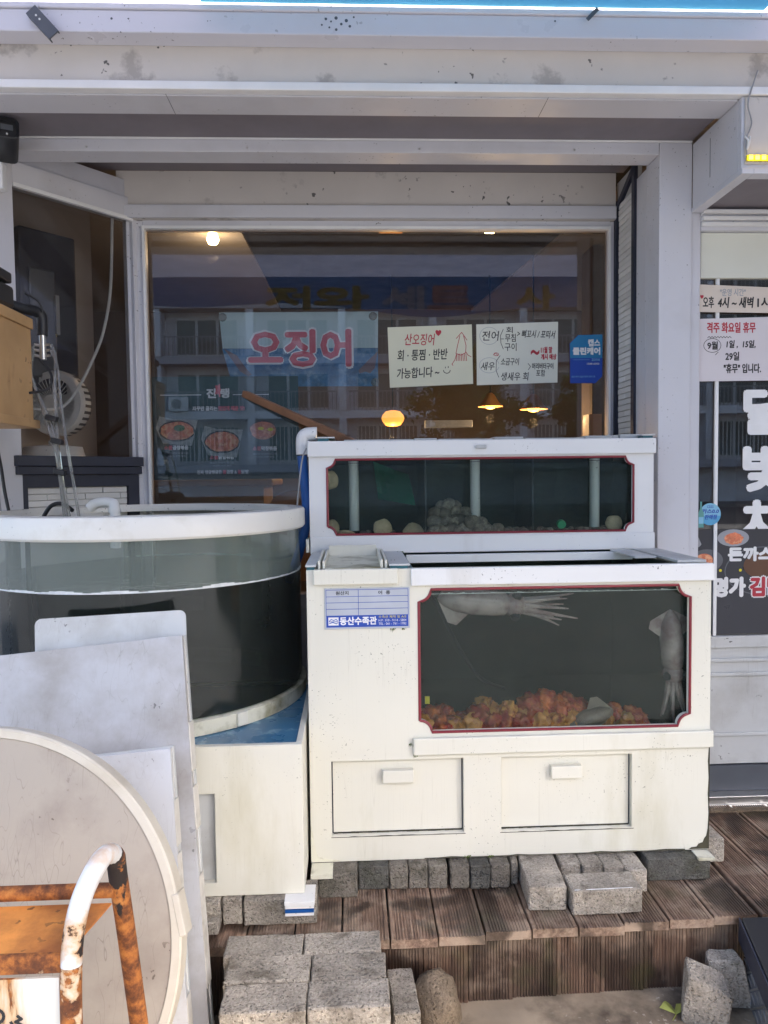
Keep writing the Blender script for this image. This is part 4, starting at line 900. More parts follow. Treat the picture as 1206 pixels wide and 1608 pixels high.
board('leaning_board', (-.457, 1.985, 1.046), .40, .75, R(9), R(-2.5), .018, 'greywhite', 'small off white board with rounded corners against the round tank', .018, 0)
board('leaning_board', (-.452, 1.915, .992), .75, 1.06, R(11.5), R(-5.2), .055, 'bluewhite', 'largest grey white leaning board with dirty smeared face')
board('leaning_board', (-.452, 1.765, .748), .45, .80, R(11), R(-5.0), .045, 'boardlight', 'smaller lavender white board between the round table top and the largest board')
dk = empty('round_table_top', (-.82, 1.45, -.03), 'large round beige table top standing on edge and leaning back', 'table top')
DT = Matrix.Translation((-.826, 1.535, .408)) @ Matrix.Rotation(R(-14), 4, 'X') @ Matrix.Rotation(R(-4), 4, 'Z') @ Matrix.Rotation(R(90), 4, 'X')
dr_ = .456
MB(DT).lathe([(0, .004), (dr_ - .022, .004)], 0, 0, 96).build('face', 'table', dk)
MB(DT).lathe([(dr_ - .022, .003), (dr_ - .020, .008), (dr_ - .004, .008), (dr_, .004), (dr_, -.034), (dr_ - .01, -.036), (dr_ - .01, -.02)], 0, 0, 128).build('edge_band', 'tableedge', dk, True)
MB(DT).lathe([(0, -.030), (dr_ - .008, -.030)], 0, 0, 96).build('back_face', 'table', dk)
nb = MB(DT @ Matrix.Rotation(R(14), 4, 'Z')); nb.box(dr_ - .012, dr_ + .004, -.085, .0, -.037, .0095); nb.build('edge_joint', 'tableedge', dk, bevel=.003)

rs = empty('rusty_sign_stand', (-.5, 1.17, -.04), 'rusted white pipe sign stand with peeling paint at the front left', 'sign stand')
pr2 = .0155
loop = bez([(-.415, 1.04, -.04), (-.425, 1.060, .45), (-.430, 1.075, .66), (-.425, 1.10, .75), (-.408, 1.145, .798), (-.400, 1.19, .785), (-.405, 1.225, .72), (-.395, 1.26, .50), (-.372, 1.34, -.04)], 8)
MB().tube(loop[:18], pr2, 14).build('front_leg', 'rust', rs, True); MB().tube(loop[17:40], pr2, 14).build('top_bend', 'rustwhite', rs, True); MB().tube(loop[39:], pr2, 14).build('rear_leg', 'rustheavy', rs, True)
sh2 = Vector((-.62, 0, 0))
lp2 = [p + sh2 for p in loop]; MB().tube(lp2[:18], pr2, 12).build('front_leg', 'rust', rs, True); MB().tube(lp2[17:40], pr2, 12).build('top_bend', 'rustwhite', rs, True); MB().tube(lp2[39:], pr2, 12).build('rear_leg', 'rustheavy', rs, True)
MB().tube([(-1.03, 1.222, .708), (-.41, 1.222, .708)], .0125, 12).build('rear_bar', 'rustheavy', rs, True)
MB().quadbox((-1.03, 1.075, .666), (-.440, 1.075, .666), (-.440, 1.075, .694), (-1.03, 1.075, .694), (0, .012, 0)).build('front_bar', 'rust', rs, bevel=.003)
MB().quadbox((-1.03, 1.088, .690), (-.438, 1.088, .690), (-.415, 1.215, .690), (-1.03, 1.215, .690), (0, 0, -.003)).build('tray', 'rusttray', rs)
MB().quadbox((-1.03, 1.066, .16), (-.449, 1.066, .16), (-.449, 1.078, .658), (-1.03, 1.078, .658), (0, .004, 0)).build('sign_panel', 'signpanel', rs)
PT = Matrix.Translation((0, 1.0652, .16)) @ Matrix.Rotation(R(-1.38), 4, 'X') @ Matrix.Translation((0, 0, -.16))
strokes([ell(-.5406, .604, .010, .010, 16), [(-.5097, .603), (-.505, .599), (-.513, .595), (-.4966, .585), (-.492, .581)], [(-.52, .594), (-.514, .583), (-.508, .578)], [(-.540, .594), (-.540, .584), (-.556, .580)]], .0045, -.0005, 'ink', rs, 'lettering', T=PT)

# ------------------------------------------------------------------ left wall fittings: box, pump, hoses, camera, fan
wb = empty('wooden_box', (-1.25, 2.3, 1.57), 'varnished plywood box mounted on the left pier', 'box')
box('body', 'wood', wb, -1.45, -1.05, 2.02, 2.478, 1.60, 1.895, bevel=.002)
box('lid', 'wood', wb, -1.455, -1.044, 2.01, 2.484, 1.896, 1.930, bevel=.002)
box('base_board', 'wood', wb, -1.455, -1.035, 2.0, 2.492, 1.572, 1.599, bevel=.002)
bk = MB().quadbox((-1.30, 2.45, 1.46), (-1.262, 2.45, 1.46), (-1.262, 2.599, 1.571), (-1.30, 2.599, 1.571), (0, 0, -.02)); bk.box(-1.4, -1.2, 2.485, 2.599, 1.62, 1.88); bk.build('wall_bracket', 'alu', wb)
pu = empty('air_pump', (-1.12, 2.3, 1.93), 'black air pump standing on the plywood box', 'pump')
box('body', 'black', pu, -1.20, -1.062, 2.10, 2.40, 1.940, 2.012, bevel=.012); box('cover', 'black', pu, -1.205, -1.055, 2.09, 2.37, 2.014, 2.048, bevel=.006)
box('foot_plate', 'black', pu, -1.20, -1.06, 2.08, 2.45, 1.931, 1.939)
MB().tube(bez([(-1.09, 2.40, 1.962), (-1.06, 2.44, 1.955), (-1.035, 2.485, 1.955), (-1.022, 2.50, 1.94), (-1.022, 2.50, 1.88)], 6), .017, 12).build('outlet_elbow', 'black', pu, True)
mf = empty('air_manifold', (-1.022, 2.5, 1.8), 'silver air manifold with small valves below the pump elbow', 'manifold')
MB().tube([(-1.022, 2.5, 1.885), (-1.022, 2.5, 1.80)], .011, 12).build('body', 'steel', mf, True)
for z in (1.81, 1.828, 1.846):
    for s in (-1, 1): MB().tube([(-1.022, 2.5, z), (-1.022 + s * .026, 2.497, z + .004)], .0045, 8).build('valve', 'steel', mf, True)
def hose(pts, r, mat, label, group=None, n=8):
    o = MB().tube(bez(pts, 8), r, n).build('hose', mat, None, True); return tag(o, label, 'hose', group)
gH = 'clear air hoses from the manifold'
hose([(-1.048, 2.497, 1.85), (-1.066, 2.492, 1.80), (-1.05, 2.48, 1.73), (-1.005, 2.45, 1.64), (-.965, 2.42, 1.56), (-.945, 2.40, 1.45), (-.93, 2.40, 1.28)], .0055, 'clear', 'clear hose bowing out left of the manifold', gH)
hose([(-1.048, 2.497, 1.832), (-1.060, 2.490, 1.76), (-1.03, 2.47, 1.68), (-.985, 2.43, 1.58), (-.953, 2.41, 1.48), (-.925, 2.40, 1.28)], .0055, 'clear', 'second clear hose looping left of the manifold', gH)
hose([(-.996, 2.497, 1.85), (-.978, 2.49, 1.81), (-.972, 2.46, 1.68), (-.955, 2.43, 1.52), (-.938, 2.41, 1.40), (-.915, 2.40, 1.28)], .0055, 'clear', 'clear hose dropping right of the manifold', gH)
hose([(-.996, 2.497, 1.832), (-.972, 2.485, 1.78), (-.950, 2.45, 1.66), (-.928, 2.42, 1.55), (-.900, 2.40, 1.40), (-.885, 2.40, 1.28)], .0050, 'clear', 'clear hose hanging apart at the far right of the bundle', gH)
hose([(-1.03, 2.49, 1.80), (-.99, 2.48, 1.75), (-.992, 2.46, 1.70), (-1.05, 2.45, 1.685)], .004, 'black', 'thin black cable looping below the manifold')
hose([(-1.045, 2.43, 2.0), (-1.02, 2.47, 1.985), (-1.012, 2.485, 1.95)], .003, 'black', 'short black wire arching over the pump elbow')
for (x, y, z, lab) in ((-.968, 2.425, 1.60, 'top black tape band round the hoses'), (-.950, 2.415, 1.525, 'middle black tape band round the hoses'), (-.940, 2.405, 1.425, 'lowest black tape band round the hoses')):
    tp_ = MB(Matrix.Translation((x, y, z)) @ Matrix.Rotation(.25, 4, 'Y')).box(-.020, .016, -.014, .014, -.009, .009).build('tape_band', 'black', None, bevel=.004); tag(tp_, lab, 'tape', 'tape bands on the hose bundle')
hose([(-1.235, 2.598, 1.55), (-1.215, 2.59, 1.45), (-1.20, 2.58, 1.36), (-1.18, 2.57, 1.27)], .006, 'black', 'black cable hanging on the left pier below the box')
hose([(-1.25, 2.596, 1.50), (-1.235, 2.59, 1.40), (-1.215, 2.58, 1.27)], .005, 'grout2', 'grey cable beside the black cable on the left pier')
hose([(-.92, 2.44, 1.30), (-.96, 2.46, 1.322), (-1.0, 2.47, 1.315), (-1.03, 2.48, 1.28)], .007, 'black', 'short black hose loop over the round tank rim')
# white cable behind the side pane
cp = [CT @ Vector((s_, .04, z)) for s_, z in ((-.104, 2.45), (-.121, 2.17), (-.150, 2.02), (-.19, 1.91), (-.276, 1.752), (-.355, 1.674), (-.50, 1.665))]
hose(cp, .006, 'wcable', 'white cable curving down behind the side window')
# objects behind the side pane
dkc = empty('wall_unit', tuple(CT @ Vector((-.25, .38, 1.6))), 'dark wall unit with grey trim behind the side window', 'cabinet')
MB(CT).box(-.36, -.12, .30, .418, 1.76, 2.42).build('body', 'navy', dkc, bevel=.01); MB(CT).box(-.33, -.22, .285, .299, 1.82, 2.26).build('door', 'dgrey', dkc, bevel=.01); MB(CT).box(-.23, -.215, .27, .284, 2.0, 2.16).build('handle', 'grout2', dkc)
pn = empty('wall_notice', tuple(CT @ Vector((-.44, .4, 2.2))), 'blue and white notice on the wall behind the side window', 'notice')
MB(CT).box(-.50, -.41, .412, .418, 2.17, 2.38).build('sheet', 'paper', pn); MB(CT).box(-.499, -.411, .409, .4115, 2.28, 2.375).build('blue_field', 'inkblue', pn)
fn = empty('electric_fan', tuple(CT @ Vector((-.30, .2, 1.5))), 'white round electric fan with slotted guard behind the side window', 'fan')
FT = CT @ Matrix.Translation((-.27, .25, 1.715)) @ Matrix.Rotation(R(-62), 4, 'Z') @ Matrix.Rotation(R(90), 4, 'X')
MB(FT).lathe([(.10, .0), (.128, .0), (.135, -.02), (.13, -.07), (.10, -.10), (.0, -.11)], 0, 0, 48).build('housing', 'white', fn, True)
gr = MB(FT)
for k in range(36):
    a = 2 * math.pi * k / 36; gr.tube([(.03 * math.cos(a), .03 * math.sin(a), .012), (.10 * math.cos(a + .25), .10 * math.sin(a + .25), .004)], .0016, 5)
gr.lathe([(.0, .014), (.03, .014), (.032, .008)], 0, 0, 24); gr.build('guard', 'caulk', fn)
sl_ = MB(FT)
for k in range(14):
    a = -1.3 + 2.6 * k / 13; c_, s_ = math.cos(a), math.sin(a); r_ = .1315
    sl_.add([(r_ * c_ - .006 * s_ + q * c_ * .004, r_ * s_ + .006 * c_ + q * s_ * .004, zz) if t_ else (r_ * c_ + .006 * s_ + q * c_ * .004, r_ * s_ - .006 * c_ + q * s_ * .004, zz) for t_, zz, q in ((0, -.022, 1), (1, -.022, 1), (1, -.068, 1), (0, -.068, 1))], [(0, 1, 2, 3)])
sl_.build('slot', 'dgrey', fn)
MB(CT @ Matrix.Translation((-.27, .25, 0))).lathe([(.0, 1.492), (.12, 1.492), (.12, 1.50), (.11, 1.535), (.02, 1.545), (.02, 1.56)], 0, 0, 32).build('foot', 'white', fn, True)
MB(CT).box(-.55, -.05, .051, .41, 1.45, 1.4905).build('inner_ledge', 'greywhite', B)
# security camera
scm = empty('security_camera', (-1.11, 2.5, 2.49), 'black bullet security camera at the upper left corner', 'camera')
CM = Matrix.Translation((-1.128, 2.53, 2.52)) @ Matrix.Rotation(R(25), 4, 'Z') @ Matrix.Rotation(R(82), 4, 'X')
MB(CM).panel([(.036 * math.copysign(abs(math.cos(a)) ** .5, math.cos(a)), .036 * math.copysign(abs(math.sin(a)) ** .5, math.sin(a))) for a in [2 * math.pi * k / 28 for k in range(28)]], [], -.10, .10)
mbx = MB(CM); sq = [(math.copysign(abs(math.cos(a)) ** .5, math.cos(a)), math.copysign(abs(math.sin(a)) ** .5, math.sin(a))) for a in [2 * math.pi * k / 28 for k in range(28)]]
vs = []; 
for zz, rr in ((-.08, .030), (-.07, .035), (.085, .036), (.088, .033), (.075, .028)): vs += [(x * rr, y * rr, zz) for x, y in sq]
fs = [(i * 28 + k, i * 28 + (k + 1) % 28, (i + 1) * 28 + (k + 1) % 28, (i + 1) * 28 + k) for i in range(4) for k in range(28)] + [tuple(range(28)), tuple(4 * 28 + k for k in range(28))]
mbx.add(vs, fs).build('body', 'black', scm, True)
MB(CM).box(-.018, .018, -.004, .014, .0755, .079).build('lens_window', 'dgrey', scm); MB(CM).tube([(.0, -.018, .0755), (.0, -.018, .080)], .003, 8).build('indicator', 'caulk', scm)
MB().tube([(-1.20, 2.55, 2.50), (-1.255, 2.60, 2.44)], .016, 10).build('mount', 'white', scm, True); box('mount_box', 'white', scm, -1.26, -1.16, 2.56, 2.599, 2.38, 2.47, bevel=.006)
# fascia brackets, LED strip, cable
br = MB(Matrix.Translation((-.868, 2.205, 2.708)) @ Matrix.Rotation(R(-42), 4, 'Y')); br.box(-.018, .018, -.006, .0, -.045, .05); br.box(-.018, -.014, .0, .016, -.045, .05); br.box(.014, .018, .0, .008, -.045, .05)
bro = br.build('sign_bracket', 'dgrey', None, bevel=.001); tag(bro, 'large grey channel bracket at the left of the fascia', 'bracket', 'brackets on the fascia')
hb = MB(Matrix.Translation((-.868, 2.205, 2.708)) @ Matrix.Rotation(R(-42), 4, 'Y'))
for zz in (.012, .026): hb.tube([(0, -.0075, zz), (0, -.006, zz)], .003, 8)
hb.build('bolt', 'caulk', bro)
br = MB(Matrix.Translation((.728, 2.206, 2.757)) @ Matrix.Rotation(R(45), 4, 'Y')).box(-.006, .006, -.003, .0, -.024, .022); tag(br.build('sign_bracket', 'dgrey', None, bevel=.002), 'small grey strap bracket at the right of the fascia', 'bracket', 'brackets on the fascia')
led = empty('led_strip', (1.24, FY, 2.36), 'yellow lit LED strip along the sign box over the door', 'light strip')
box('tape', 'inkyellow', led, 1.238, 3.1, FY - .013, FY - .0065, 2.366, 2.384)
le = MB(); x = 1.244
while x < 1.75:
    le.box(x, x + .013, FY - .016, FY - .0132, 2.369, 2.381); x += .0205
le.build('diode', 'ledy', led)
hose([(1.27, FY - .012, 2.64), (1.245, FY - .016, 2.57), (1.238, FY - .016, 2.53), (1.252, FY - .012, 2.48), (1.235, FY - .012, 2.43), (1.238, FY - .012, 2.385)], .0022, 'grout2', 'thin grey wire hanging down to the LED strip', n=6)
hose([(1.231, FY - .012, 2.44), (1.240, FY - .016, 2.425), (1.238, FY - .014, 2.40), (1.246, FY - .012, 2.42), (1.248, FY - .012, 2.44)], .003, 'wcable', 'knotted white cable tie above the LED strip', n=6)

# ------------------------------------------------------------------ signs in the shop window
bn = empty('squid_banner', (-.2, 3.125, 1.78), 'pale banner with large red letters over a blue sea hanging inside the window', 'banner')
BY = 3.14
bpy_ = [(-.552, 2.095), (.117, 2.098), (.114, 1.945), (-.540, 1.945)]
flat([(-.368, 1.785), (.113, 1.783), (.114, 1.944), (-.542, 1.944), (-.50, 1.785)], BY, 'sea', bn, 'sea_print'); flat(list(reversed(bpy_)), BY, 'bannertop', bn, 'sky_print')
text('오징어', (-.432, .0, 1.868, 2.022), BY - .0012, 'inkwhite', bn, .011); text('오징어', (-.428, -.004, 1.872, 2.018), BY - .0020, 'inkpink', bn, .0065)
flat([(-.535, 1.945), (-.48, 1.915), (-.45, 1.87), (-.42, 1.835), (-.435, 1.828), (-.47, 1.85), (-.50, 1.895)], BY - .001, 'squidprint', bn, 'squid_print'); flat([(.113, 1.93), (.07, 1.89), (.03, 1.85), (.035, 1.838), (.06, 1.845), (.08, 1.838), (.10, 1.86)], BY - .001, 'squidprint', bn, 'squid_print')
for x, z in ((-.538, 2.075), (.095, 2.078), (.10, 1.80)):
    c_ = MB().tube([(x, BY - .012, z), (x, BY - .001, z)], [.010, .018], 16).build('suction_cup', 'clear', bn, True)
ps = empty('food_poster', (-.52, 3.13, 1.39), 'dark green menu poster with three dishes inside the window', 'poster')
QY = 3.124
flat(rectp(-.834, -.225, 1.395, 1.826), QY, 'poster', ps, 'sheet')
q = QY - .0012
strokes([[(-.80, 1.750), (-.632, 1.750)], [(-.497, 1.750), (-.35, 1.750)]], .003, q, 'inkwhite', ps, 'rule_line')
text('진', (-.607, -.571, 1.738, 1.775), q, 'inkwhite', ps, .002); text('짜', (-.571, -.550, 1.742, 1.792), q - .0003, 'inkpink', ps, .002); text('탱', (-.550, -.515, 1.738, 1.775), q, 'inkwhite', ps, .002)
text('자꾸만 끌리는', (-.668, -.565, 1.684, 1.702), q, 'inkwhite', ps, .0008); text('맛있게 매운 맛!', (-.560, -.452, 1.684, 1.702), q, 'inkpink', ps, .0012)
def dish(cx, cz, rw, rh, ring=False):
    if not ring: flat([(cx - rw * 1.1, cz + rh * .25), (cx - rw * .75, cz - rh * 1.0), (cx + rw * .75, cz - rh * 1.2), (cx + rw * 1.1, cz + rh * .9), (cx - .2 * rw, cz + rh * .95), (cx - rw * .9, cz + rh * 1.2)][::1], q, 'foil', ps, 'parchment', .0003)
    flat(ell(cx, cz, rw * .95, rh * .86, 14)[:-1], q - .0004, 'black', ps, 'tray', .0003)
    fo = [(cx + rw * .86 * math.cos(a) * (1 + .12 * noise.noise(Vector((a * 2, cx * 9, 0)))), cz + rh * .74 * math.sin(a) * (1 + .12 * noise.noise(Vector((a * 2, cx * 9, 3))))) for a in [2 * math.pi * k / 26 for k in range(26)]]
    flat(fo, q - .0008, 'food', ps, 'stir_fry', .0003)
dish(-.735, 1.600, .080, .052); dish(-.548, 1.553, .080, .056); dish(-.375, 1.600, .064, .050, True)
flat(ell(-.725, 1.612, .024, .014, 10)[:-1], q - .0013, 'greens', ps, 'garnish', .0002)
for x, z in ((-.385, 1.607), (-.345, 1.603)): flat(ell(x, z, .013, .007, 10)[:-1], q - .0013, 'inkyellow', ps, 'garnish', .0002)
for s1, s2, x, z in (('소불', '곱창볶음', -.79, 1.522), ('소불', '닭발볶음', -.60, 1.480), ('소불', '막창볶음', -.42, 1.515)):
    text(s1, (x, x + .034, z, z + .017), q, 'inkpink', ps, .0008); text(s2, (x + .036, x + .10, z, z + .017), q, 'inkwhite', ps, .0010)
    text('매콤한 양념에 쫄깃한', (x, x + .10, z - .019, z - .011), q, 'inkgrey', ps); text('식감의 진한 불맛', (x + .012, x + .09, z - .031, z - .023), q, 'inkgrey', ps)
text('진짜 탱글탱글한', (-.655, -.553, 1.418, 1.434), q, 'inkwhite', ps, .0008); text('불', (-.548, -.534, 1.418, 1.434), q, 'inkpink', ps, .0008); text('곱창 &', (-.532, -.490, 1.418, 1.434), q, 'inkwhite', ps, .0008); text('불', (-.485, -.472, 1.418, 1.434), q, 'inkpink', ps, .0008); text('닭발', (-.470, -.440, 1.418, 1.434), q, 'inkwhite', ps, .0008)
# handwritten sheets on the glass (outside)
HY = 3.097
p1 = empty('paper_sign', (.33, 3.09, 1.77), 'greenish handwritten sheet with red squid drawing on the window', 'paper sign', 'handwritten sheets on the shop window')
flat([(.161, 1.771), (.513, 1.785), (.509, 2.033), (.154, 2.022)], HY, 'paperg', p1, 'sheet'); q = HY - .001
text('산오징어', (.226, .350, 1.947, 1.995), q, 'inkred', p1, .0005, shear=.12); text('♥', (.355, .380, 1.985, 2.010), q, 'inkred', p1)
text('회 · 통찜 · 반반', (.195, .405, 1.885, 1.930), q, 'ink', p1, .0007, shear=.1, rot=.03); text('가능합니다 ~', (.192, .370, 1.812, 1.855), q, 'ink', p1, .0007, shear=.1, rot=.05)
strokes([ell(.402, 1.842, .014, .012, 10, math.pi, 2 * math.pi), [(.396, 1.856), (.396, 1.852)], [(.408, 1.858), (.408, 1.853)]], .003, q, 'ink', p1, 'smile')
strokes([[(.443, 1.975), (.466, 2.000), (.488, 1.968)], [(.458, 1.985), (.448, 1.945), (.441, 1.912), (.462, 1.905), (.482, 1.915), (.484, 1.945), (.474, 1.985)], [(.443, 1.908), (.436, 1.885), (.424, 1.868), (.428, 1.862)], [(.482, 1.92), (.492, 1.905), (.505, 1.898)]] + [[(.444 + .0065 * k, 1.910), (.443 + .0072 * k, 1.882)] for k in range(7)], .0026, q, 'inkred', p1, 'squid_drawing')
p2 = empty('paper_sign', (.70, 3.09, 1.78), 'white handwritten menu sheet with circled words on the window', 'paper sign', 'handwritten sheets on the shop window')
flat([(.529, 1.779), (.873, 1.788), (.876, 2.043), (.528, 2.033)], HY, 'paper', p2, 'sheet')
text('전어', (.553, .622, 1.965, 2.005), q, 'ink', p2, .0004, shear=.12); text('회', (.655, .682, 1.997, 2.022), q, 'ink', p2, .0004); text('무침', (.650, .695, 1.960, 1.993), q, 'ink', p2, .0004); text('구이', (.648, .698, 1.922, 1.955), q, 'ink', p2, .0004)
text('> 뼈꼬시 / 포떠서', (.702, .862, 1.975, 2.008), q, 'ink', p2, .0004, shear=.15, rot=-.03)
text('새우', (.548, .605, 1.842, 1.876), q, 'ink', p2, .0004, shear=.2); text('소금구이', (.632, .708, 1.862, 1.892), q, 'ink', p2, .0004, shear=.1); text('생새우 회', (.632, .748, 1.798, 1.832), q, 'ink', p2, .0004, shear=.1)
text('머리버터구이', (.765, .855, 1.845, 1.870), q, 'ink', p2, .0006); text('포함', (.782, .82, 1.815, 1.842), q, 'ink', p2, .0004); text('~', (.760, .795, 1.905, 1.925), q, 'inkred', p2, .001); text('11월 말', (.803, .850, 1.912, 1.938), q, 'inkred', p2, .001); text('개시 예상', (.803, .868, 1.885, 1.908), q, 'inkred', p2, .001)
strokes([ell(.582, 1.985, .040, .036, 20, .4, 6.2), ell(.582, 1.862, .042, .032, 20, .2, 6.0)], .0016, q, 'inkgrey', p2, 'circle')
strokes([[(.642, 2.012), (.630, 1.985), (.632, 1.955), (.642, 1.930)], [(.630, 1.972), (.644, 1.972)], [(.628, 1.902), (.612, 1.880), (.611, 1.84), (.622, 1.812)], [(.748, 1.868), (.758, 1.856), (.748, 1.842)]], .0024, q, 'ink', p2, 'bracket_line')
strokes([ell(.612, 1.908, .010, .006, 8), [(.60, 1.905), (.608, 1.914), (.620, 1.902)]], .0024, q, 'inkred', p2, 'doodle')
cs = empty('care_sticker', (1.0, 3.09, 1.784), 'blue service sticker with cut corner at the right of the window', 'sticker')
flat([(.928, 1.785), (1.036, 1.784), (1.066, 1.814), (1.066, 1.989), (.962, 1.987), (.926, 1.952)], HY, 'inkblue', cs, 'sheet'); flat([(.927, 1.89), (1.066, 1.89), (1.066, 1.9885), (.963, 1.9865), (.927, 1.951)], HY - .0007, plain('teal_blue_print', (.02, .20, .42), .4), cs, 'upper_field', .0002)
text('캡스', (1.005, 1.055, 1.940, 1.968), q - .0003, 'inkwhite', cs, .0014); text('클린케어', (.940, 1.055, 1.905, 1.934), q - .0003, 'inkwhite', cs, .0018); text('zone', (1.02, 1.055, 1.878, 1.888), q, 'skyb', cs); text('1588-6000', (1.0, 1.053, 1.862, 1.870), q, 'inkwhite', cs); text('캡스에서 살균·방제 관리 중', (.934, 1.035, 1.808, 1.816), q, 'skyb', cs); strokes([[(.94, 1.883), (1.01, 1.883)]], .001, q, 'skyb', cs, 'rule_line')

# door signs
GY = DY - .0005
hs = empty('paper_sign', (1.5, DY, 1.98), 'beige strip with handwritten opening hours on the door', 'paper sign', 'sheets on the door'); q = DY - .0135
flat([(1.268, 1.983), (1.75, 1.975), (1.75, 2.062), (1.268, 2.082)], DY - .0125, 'paperb', hs, 'sheet')
text('"운영 시간"', (1.345, 1.440, 2.040, 2.066), q, 'inkgrey', hs, .0004); text('오후', (1.282, 1.322, 1.998, 2.038), q, 'ink', hs, .0010); text('4시 ~ 새벽', (1.338, 1.468, 1.998, 2.036), q, 'ink', hs, .0012, shear=.1); text('1시', (1.485, 1.53, 1.998, 2.036), q, 'ink', hs, .0012); text('♥', (1.271, 1.284, 2.030, 2.044), q, 'inkred', hs)
cs2 = empty('paper_sign', (1.5, DY, 1.73), 'white sheet with red heading and circled month on the door', 'paper sign', 'sheets on the door')
flat([(1.268, 1.732), (1.75, 1.735), (1.75, 1.970), (1.268, 1.958)], DY - .0125, surf('lavender_paper', (.68, .64, .66), .9, .03, 4), cs2, 'sheet')
text('격주 화요일 휴무', (1.298, 1.478, 1.908, 1.945), q, 'inkred', cs2, .0012); text('9월', (1.300, 1.338, 1.848, 1.876), q, 'ink', cs2, .0010); text('1일 ,  15일,', (1.372, 1.480, 1.852, 1.880), q, 'ink', cs2, .0010, shear=.1); text('29일', (1.368, 1.418, 1.808, 1.838), q, 'ink', cs2, .0010); text('"휴무" 입니다.', (1.362, 1.50, 1.762, 1.795), q, 'ink', cs2, .0011)
strokes([ell(1.318, 1.862, .032, .025, 22, .3, 6.5), [(1.340, 1.838), (1.330, 1.828)], [(1.30 + .0055 * k, 1.892 + (.0025 if k % 2 else -.0025)) for k in range(17)]], .0020, q, 'ink', cs2, 'circle')
dl = empty('door_lettering', (1.55, DY, 1.2), 'big white letters running down the door glass', 'lettering')
for ch_, z0, z1 in (('달', 1.545, 1.702), ('빛', 1.333, 1.492), ('차', 1.14, 1.290)): text(ch_, (1.452, 1.60, z0, z1), GY, 'inkwhite', dl, .009, 'letter')
rsn = empty('round_sticker', (1.32, DY, 1.2), 'round light blue sticker on the door glass', 'sticker')
flat(ell(1.318, 1.245, .040, .041, 32)[:-1], GY - .0085, 'skyb', rsn, 'disc'); flat([(1.318 + .040 * math.cos(a), 1.245 + .041 * math.sin(a)) for a in [math.pi + .15 + (math.pi - .3) * k / 14 for k in range(15)]], GY - .0092, plain('mid_blue_print', (.08, .35, .6), .4), rsn, 'lower_field', .0002)
text('카스0.0', (1.287, 1.350, 1.248, 1.264), GY - .0096, 'inkblue', rsn, .0008, shear=.2); text('판매점', (1.298, 1.342, 1.226, 1.243), GY - .0096, 'inkblue', rsn, .0006, shear=.2); text('cass', (1.306, 1.330, 1.268, 1.278), GY - .0096, 'inkblue', rsn)
bs_ = empty('bottle_sticker', (1.281, DY, 1.19), 'small green bottle shaped sticker beside the round sticker', 'sticker')
flat([(1.273, 1.196), (1.293, 1.196), (1.293, 1.25), (1.286, 1.265), (1.286, 1.292), (1.279, 1.292), (1.279, 1.265), (1.273, 1.25)], GY - .010, plain('bottle_green_print', (.10, .32, .30), .4), bs_, 'bottle'); flat(rectp(1.274, 1.292, 1.21, 1.235), GY - .0108, 'skyb', bs_, 'bottle_label', .0002)
fpz = empty('door_food_poster', (1.5, DY, .79), 'dark food poster with white and red lettering on the lower door glass', 'poster')
flat(rectp(1.273, 2.0, .795, 1.187), GY - .0005, 'doorposter', fpz, 'sheet'); q = GY - .0016
flat([(x, z) for x, z in ell(1.410, 1.155, .060, .032, 28)[:-1]], q, 'plate', fpz, 'plate', .0003)
flat([(1.412 + .036 * math.cos(a) * (1 + .2 * noise.noise(Vector((a * 3, 0, 0)))), 1.152 + .022 * math.sin(a) * (1 + .2 * noise.noise(Vector((a * 3, 5, 0))))) for a in [2 * math.pi * k / 26 for k in range(26)]], q - .0005, 'food', fpz, 'stir_fry', .0003)
flat(ell(1.31, 1.072, .062, .042, 28)[:-1], q, plain('shaded_plate_print', (.10, .105, .12), .4), fpz, 'plate', .0003); flat(ell(1.30, 1.072, .035, .026, 20)[:-1], q - .0005, 'food', fpz, 'stir_fry', .0003)
flat(ell(1.275, 1.15, .018, .028, 20)[6:19], q, 'plate', fpz, 'cup', .0003)
strokes([ell(1.53, 1.03, .15, .09, 40)], .004, q, 'dgrey', fpz, 'bowl_rim'); flat(ell(1.55, 1.05, .10, .055, 30)[:-1], q, plain('brown_food_print', (.11, .045, .02), .5), fpz, 'soup', .0003)
text('돈까스', (1.393, 1.56, 1.070, 1.118), q - .001, 'inkwhite', fpz, .0035); text('명가', (1.340, 1.455, .938, 1.005), q - .001, 'inkwhite', fpz, .005); text('김밥', (1.478, 1.60, .938, 1.005), q - .001, 'inkwhite', fpz, .009); text('김밥', (1.478, 1.60, .938, 1.005), q - .0018, 'inkred', fpz, .004)
for x in (1.362, 1.438): flat(ell(x, 1.034, .0055, .0055, 14)[:-1], q - .001, 'inkyellow', fpz, 'dot', .0003)

